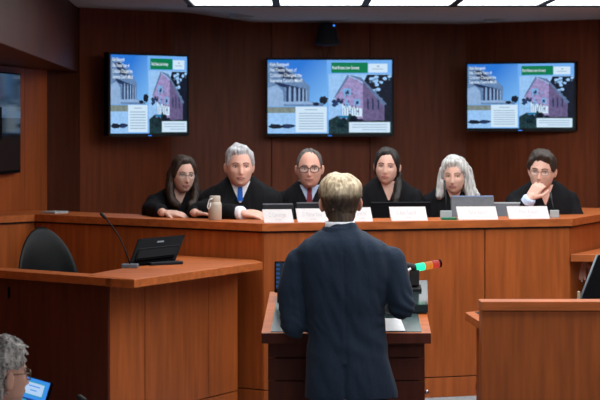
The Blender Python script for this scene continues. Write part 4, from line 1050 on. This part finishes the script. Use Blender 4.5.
mrn = [n for n in M_blond.node_tree.nodes if n.type == 'MAP_RANGE'][0]; mrn.inputs['From Min'].default_value = PZ(198,DM)+.02; mrn.inputs['From Max'].default_value = PZ(184,DM)+.03
def th_man(z, fy, cx): return .005+.017*max(0, min(1, (z+.22)/.42))+.011*g(z-.55,.3)*abs(cx)
hb = hair_cap([(-1,.50),(-.80,.47),(-.62,.36),(-.45,.12),(-.30,-.12),(-.1,.02),(.12,.02),(.22,-.40),(.40,-.95),(1,-1.02)], th_man, 11, rough=.0028, nz=90, nphi=140)
rings = []
for i in range(9):
    v = i/8; z = -.040-.070*v; row = []
    for k in range(31):
        a = -1.25+2.5*k/30; a *= (1-.18*v)
        edge = 1-(abs(k-15)/15)**4; r = .0640+.0045*edge*(1-v**3)+.0012*noise.noise(Vector((a*14, z*40, 1)))
        row.append(hb.verts.new((math.sin(a)*r, .0075+math.cos(a)*r+.004*v, z+.004*noise.noise(Vector((a*9, 3, v*2)))*(v > .9))))
    rings.append(row)
for r0_, r1_ in zip(rings[:-1], rings[1:]):
    for k in range(30): f_ = hb.faces.new((r0_[k], r1_[k], r1_[k+1], r0_[k+1])); f_.smooth = True
ho = obj('hair', hb, M_blond, sp, xform=HM)
# hair gradient works in the mesh's own space: lift by the parent offset (parent sits on the floor, so z is world height)
for sd, el, wr in ((-1,elL,wrL),(1,elR,wrR)):
    bm = newbm(); d = (wr-el).normalized(); aa, bb = frame_of(d)
    loft(bm, [ring_pts(wr+d*k, aa, bb, r, r, 20) for k, r in ((0,.034),(.03,.036),(.05,.035),(.056,.031))]); obj('shirt_cuff', bm, M_shirt, sp)
bm = newbm(); hx = PX(349.5,DM)
rings = [ring_pts(Vector((hx,DM,z)), Vector((1,0,0)), Vector((0,1,0)), rx, ry, 30) for z, rx, ry in ((.80,.185,.125),(.95,.175,.12),(1.03,.165,.115))]; loft(bm, rings)
for e in (-1,1):
    capsule(bm, (hx+e*.09,DM,.84), (hx+e*.10,DM+.005,.50), .098,.075,18); capsule(bm, (hx+e*.10,DM+.005,.50), (hx+e*.11,DM-.01,.10), .075,.058,18)
obj('trousers', fuse(bm, .012, 3, lambda co: .004*noise.noise(co*12)), M_trouser, sp)
for e in (-1,1):
    bm = newbm(); x = hx+e*.115
    loft(bm, [ring_pts(Vector((x,DM+y,.0+h/2)), Vector((1,0,0)), Vector((0,0,1)), w, h/2, 18, 2.6) for y, w, h in ((-.10,.030,.07),(-.085,.038,.095),(0,.040,.10),(.06,.046,.075),(.13,.046,.055),(.165,.035,.045),(.18,.018,.03))]); obj('shoe', bm, M_leather, sp)

# ------------------------------------------------------------------ seated onlooker with tablet, bottom left
DO = 7.05
on = thing('person', 'seated man with curly grey hair and glasses looking at a tablet', 'person', (PX(0,DO)-.02, DO+.02, 0))
Hc = P(2, 375, DO); HM = head_matrix(Hc, PI-1.05, .02, .0, .99)   # facing right and away
bm = head_bm(0); bmesh.ops.transform(bm, matrix=HM, verts=bm.verts)
for e in (-1,1):
    R_ = HM.to_3x3().normalized()@Matrix.Rotation(-e*.5,3,'Z')@Matrix.Rotation(e*.12,3,'Y'); ellipsoid(bm, HM@Vector((e*.090,.004,-.014)), (.008,.022,.036), R_, 16); ellipsoid(bm, HM@Vector((e*.084,-.004,-.036)), (.006,.009,.012), R_, 10)
O = Vector((Hc.x-.07, Hc.y-.04, Hc.z-.72))
capsule(bm, O+Vector((.02,.02,.50)), HM@Vector((0,.03,-.06)), .062,.058, 20)
tabc = P(33, 400, DO+.42)
shs = [O+Vector((-.17,.10,.46)), O+Vector((.19,-.02,.46))]; els = [O+Vector((-.05,.24,.22)), O+Vector((.27,.10,.20))]; wrs = [tabc+Vector((-.11,-.10,-.12)), tabc+Vector((.06,-.10,-.14))]
for sd, el, wr in ((-1,els[0],wrs[0]),(1,els[1],wrs[1])):
    d = (wr-el).normalized(); w2 = wr+d*.03; capsule(bm, wr-d*.08, w2, .029,.026,12); hand(bm, w2+d*.01, (d+Vector((0,.2,.6))).normalized(), Vector((0,1,-.2)) if 0 else Vector((-sd*.0,-1,.2)), sd, 35, .95)
body = fuse(bm, .0042, 2)
obj('body', body, SK7, on)
face_parts(on, HM, BRG, M_lip, 0)
bm = newbm(); Rb = Matrix.Rotation(PI-.6,3,'Z')
loft(bm, torso_rings(1.02, O, Rb, [(-.05,0,-.0,.20,.16),(.0,0,0,.20,.16),(.15,0,0,.20,.15),(.30,0,0,.215,.15),(.42,0,0,.225,.14),(.49,0,0,.205,.12),(.535,0,0,.15,.10),(.565,0,0,.10,.085),(.60,0,0,.082,.080)]))
for sh, el, wr in zip(shs, els, wrs): capsule(bm, sh, el, .07,.062,16); capsule(bm, el, wr, .06,.042,16)
obj('coat', fuse(bm, .010, 3, lambda co: .006*noise.noise(co*11)), M_coat, on)
bm = newbm()
for e in (-1,1):
    k = O+Vector((.12+e*.11,.42+e*.0,0)); capsule(bm, O+Vector((e*.10,0,.02)), k, .09,.07,16); capsule(bm, k, Vector((k.x,k.y+.03,.10)), .07,.05,16)
obj('trousers', fuse(bm, .012, 3), M_trouser, on)
for e in (-1,1):
    k = O+Vector((.12+e*.11,.45,0)); bm = newbm()
    loft(bm, [ring_pts(Vector((k.x,k.y+y,h/2)), Vector((1,0,0)), Vector((0,0,1)), w, h/2, 18, 2.6) for y, w, h in ((-.09,.03,.07),(-.07,.038,.09),(0,.04,.10),(.06,.046,.075),(.13,.046,.055),(.18,.02,.03))]); obj('shoe', bm, M_leather, on)
# curly grey hair
bm = newbm(); rnd = random.Random(5)
HC = hair_cap([(-1,.52),(-.82,.5),(-.62,.36),(-.45,.16),(-.34,.08),(-.12,.22),(.16,.18),(.26,-.25),(.4,-.75),(1,-.85)], lambda z,fy,cx: .014+.008*max(0,z), 4, rough=.004, nz=40, nphi=60)
HC.verts.ensure_lookup_table()
cand = [v.co.copy() for v in HC.verts if (v.co.length > .085)]
M_curl = hairmat('curly_grey_hair', (.24,.23,.22,1), (.78,.76,.73,1), scale=60)
merge(bm, HC)
for i in range(330):
    p = rnd.choice(cand); nrm_ = p.normalized(); r = rnd.uniform(.007,.014); a_, b_2 = frame_of(nrm_); th0 = rnd.uniform(0,6.28); tl = rnd.uniform(.6,1.4)
    pts = [p*1.02+(a_*math.cos(th0+t_)+b_2*math.sin(th0+t_))*r+nrm_*(.004*math.sin(t_*.8)*tl+.002) for t_ in [k*.75 for k in range(8)]]
    tube(bm, pts, .0026, 5, r2=.0012)
obj('hair', bm, M_curl, on, xform=HM)
obj('glasses', glasses_bm('box', .025,.019,.0024,.002), [M_gold, M_lens], on, xform=HM)
# tablet
tb = thing('tablet', 'tablet with a bright blue picture held by the curly haired man', 'tablet', tabc)
Rt = Matrix.Rotation(-.35, 3, 'Z')@Matrix.Rotation(-.25,3,'X')@Matrix.Rotation(.20,3,'Y')
bm = newbm(); add_box(bm, tabc, (.13,.010,.17), Rt, bevel=.003); obj('casing', bm, M_black, tb)
M_t1 = emit('tablet_blue', srgb(60,140,230), 1); M_t2 = emit('tablet_pale', srgb(175,205,240), 1); M_t3 = emit('tablet_navy', srgb(30,60,130), 1); M_t4 = emit('tablet_teal', srgb(40,150,190), 1)
bm = newbm(); add_box(bm, tabc+Rt@Vector((-.004,-.006,.004)), (.118,.001,.154), Rt)
add_box(bm, tabc+Rt@Vector((-.006,-.0068,.042)), (.094,.001,.056), Rt, 3); add_box(bm, tabc+Rt@Vector((-.006,-.0076,.042)), (.084,.001,.046), Rt, 1); add_box(bm, tabc+Rt@Vector((-.004,-.0068,-.035)), (.112,.001,.075), Rt, 2)
for i in range(14): add_box(bm, tabc+Rt@Vector((rnd.uniform(-.05,.04),-.0076,rnd.uniform(-.06,-.008))), (rnd.uniform(.008,.02),.001,rnd.uniform(.01,.03)), Rt, rnd.choice((0,3,0)))
for i in range(2): add_box(bm, tabc+Rt@Vector((-.006,-.0084,0.052-i*.016)), (.05-.02*i,.001,.004), Rt, 0)
obj('screen', bm, [M_t1, M_t2, M_t3, M_t4], tb)
# audience chair for the onlooker
t = thing('audience_chair', 'black audience chair under the curly haired man', 'chair', (O.x, O.y, 0))
zs_ = O.z-.09
bm = newbm(); add_box(bm, (O.x,O.y+.05,zs_-.03), (.46,.46,.06), bevel=.015); obj('seat', bm, M_blackm, t)
bm = newbm(); add_box(bm, (O.x,O.y-.22,zs_+.25), (.44,.04,.36), bevel=.012); obj('backrest', bm, M_blackm, t)
for sx in (-1,1):
    for sy in (-1,1):
        bm = newbm(); tube(bm, [(O.x+sx*.2,O.y+.05+sy*.2,zs_-.05),(O.x+sx*.21,O.y+.05+sy*.21,0)], .014); obj('leg', bm, M_dgrey, t)
# tiny black mic tip at the bottom left
bm = newbm(); ce = P(84,400,8.2); capsule(bm, ce, ce+Vector((-.02,0,.012)), .012,.013,12); tube(bm, [ce, (ce.x+.06,8.2,ce.z-.1), (ce.x+.08,8.2,.02)], .006); lathe(bm, (ce.x+.08,8.2,0), [(.09,0),(.09,.012),(.01,.025)], 20)
tag(obj('microphone_stand', bm, M_blackm), 'black microphone on a floor stand at the foot of the clerk desk', 'microphone')

# ------------------------------------------------------------------ lights, world, camera
def area(name, loc, sx, sy, power, rot=(0,0,0), col=(1,1,1)):
    l = bpy.data.lights.new(name, 'AREA'); l.shape = 'RECTANGLE'; l.size = sx; l.size_y = sy; l.energy = power; l.color = col
    o = bpy.data.objects.new(name, l); COL.objects.link(o); o.location = loc; o.rotation_euler = rot; return o
area('gallery_ceiling_light', (2.0, 4.0, 2.8), 3.0, 3.0, 85, col=(1,.99,.98))  # unseen fill light, added to brighten the scene from the front
w = bpy.data.worlds.new('World'); SC.world = w; w.use_nodes = True
w.node_tree.nodes['Background'].inputs[0].default_value = (.5,.5,.55,1); w.node_tree.nodes['Background'].inputs[1].default_value = .12
cd = bpy.data.cameras.new('camera'); cam = bpy.data.objects.new('camera', cd); COL.objects.link(cam)
cam.location = (0,0,H); cam.rotation_euler = (PI/2,0,0); cd.sensor_width = 36; cd.lens = F*36/600; cd.shift_y = -80/600
cd.clip_end = 100; cd.dof.use_dof = True; cd.dof.focus_distance = 9.4; cd.dof.aperture_fstop = 5.6
SC.camera = cam
SC.view_settings.view_transform = 'Standard'; SC.view_settings.look = 'None'; SC.view_settings.gamma = 1; SC.view_settings.exposure = 0
SC.view_settings.use_curve_mapping = False
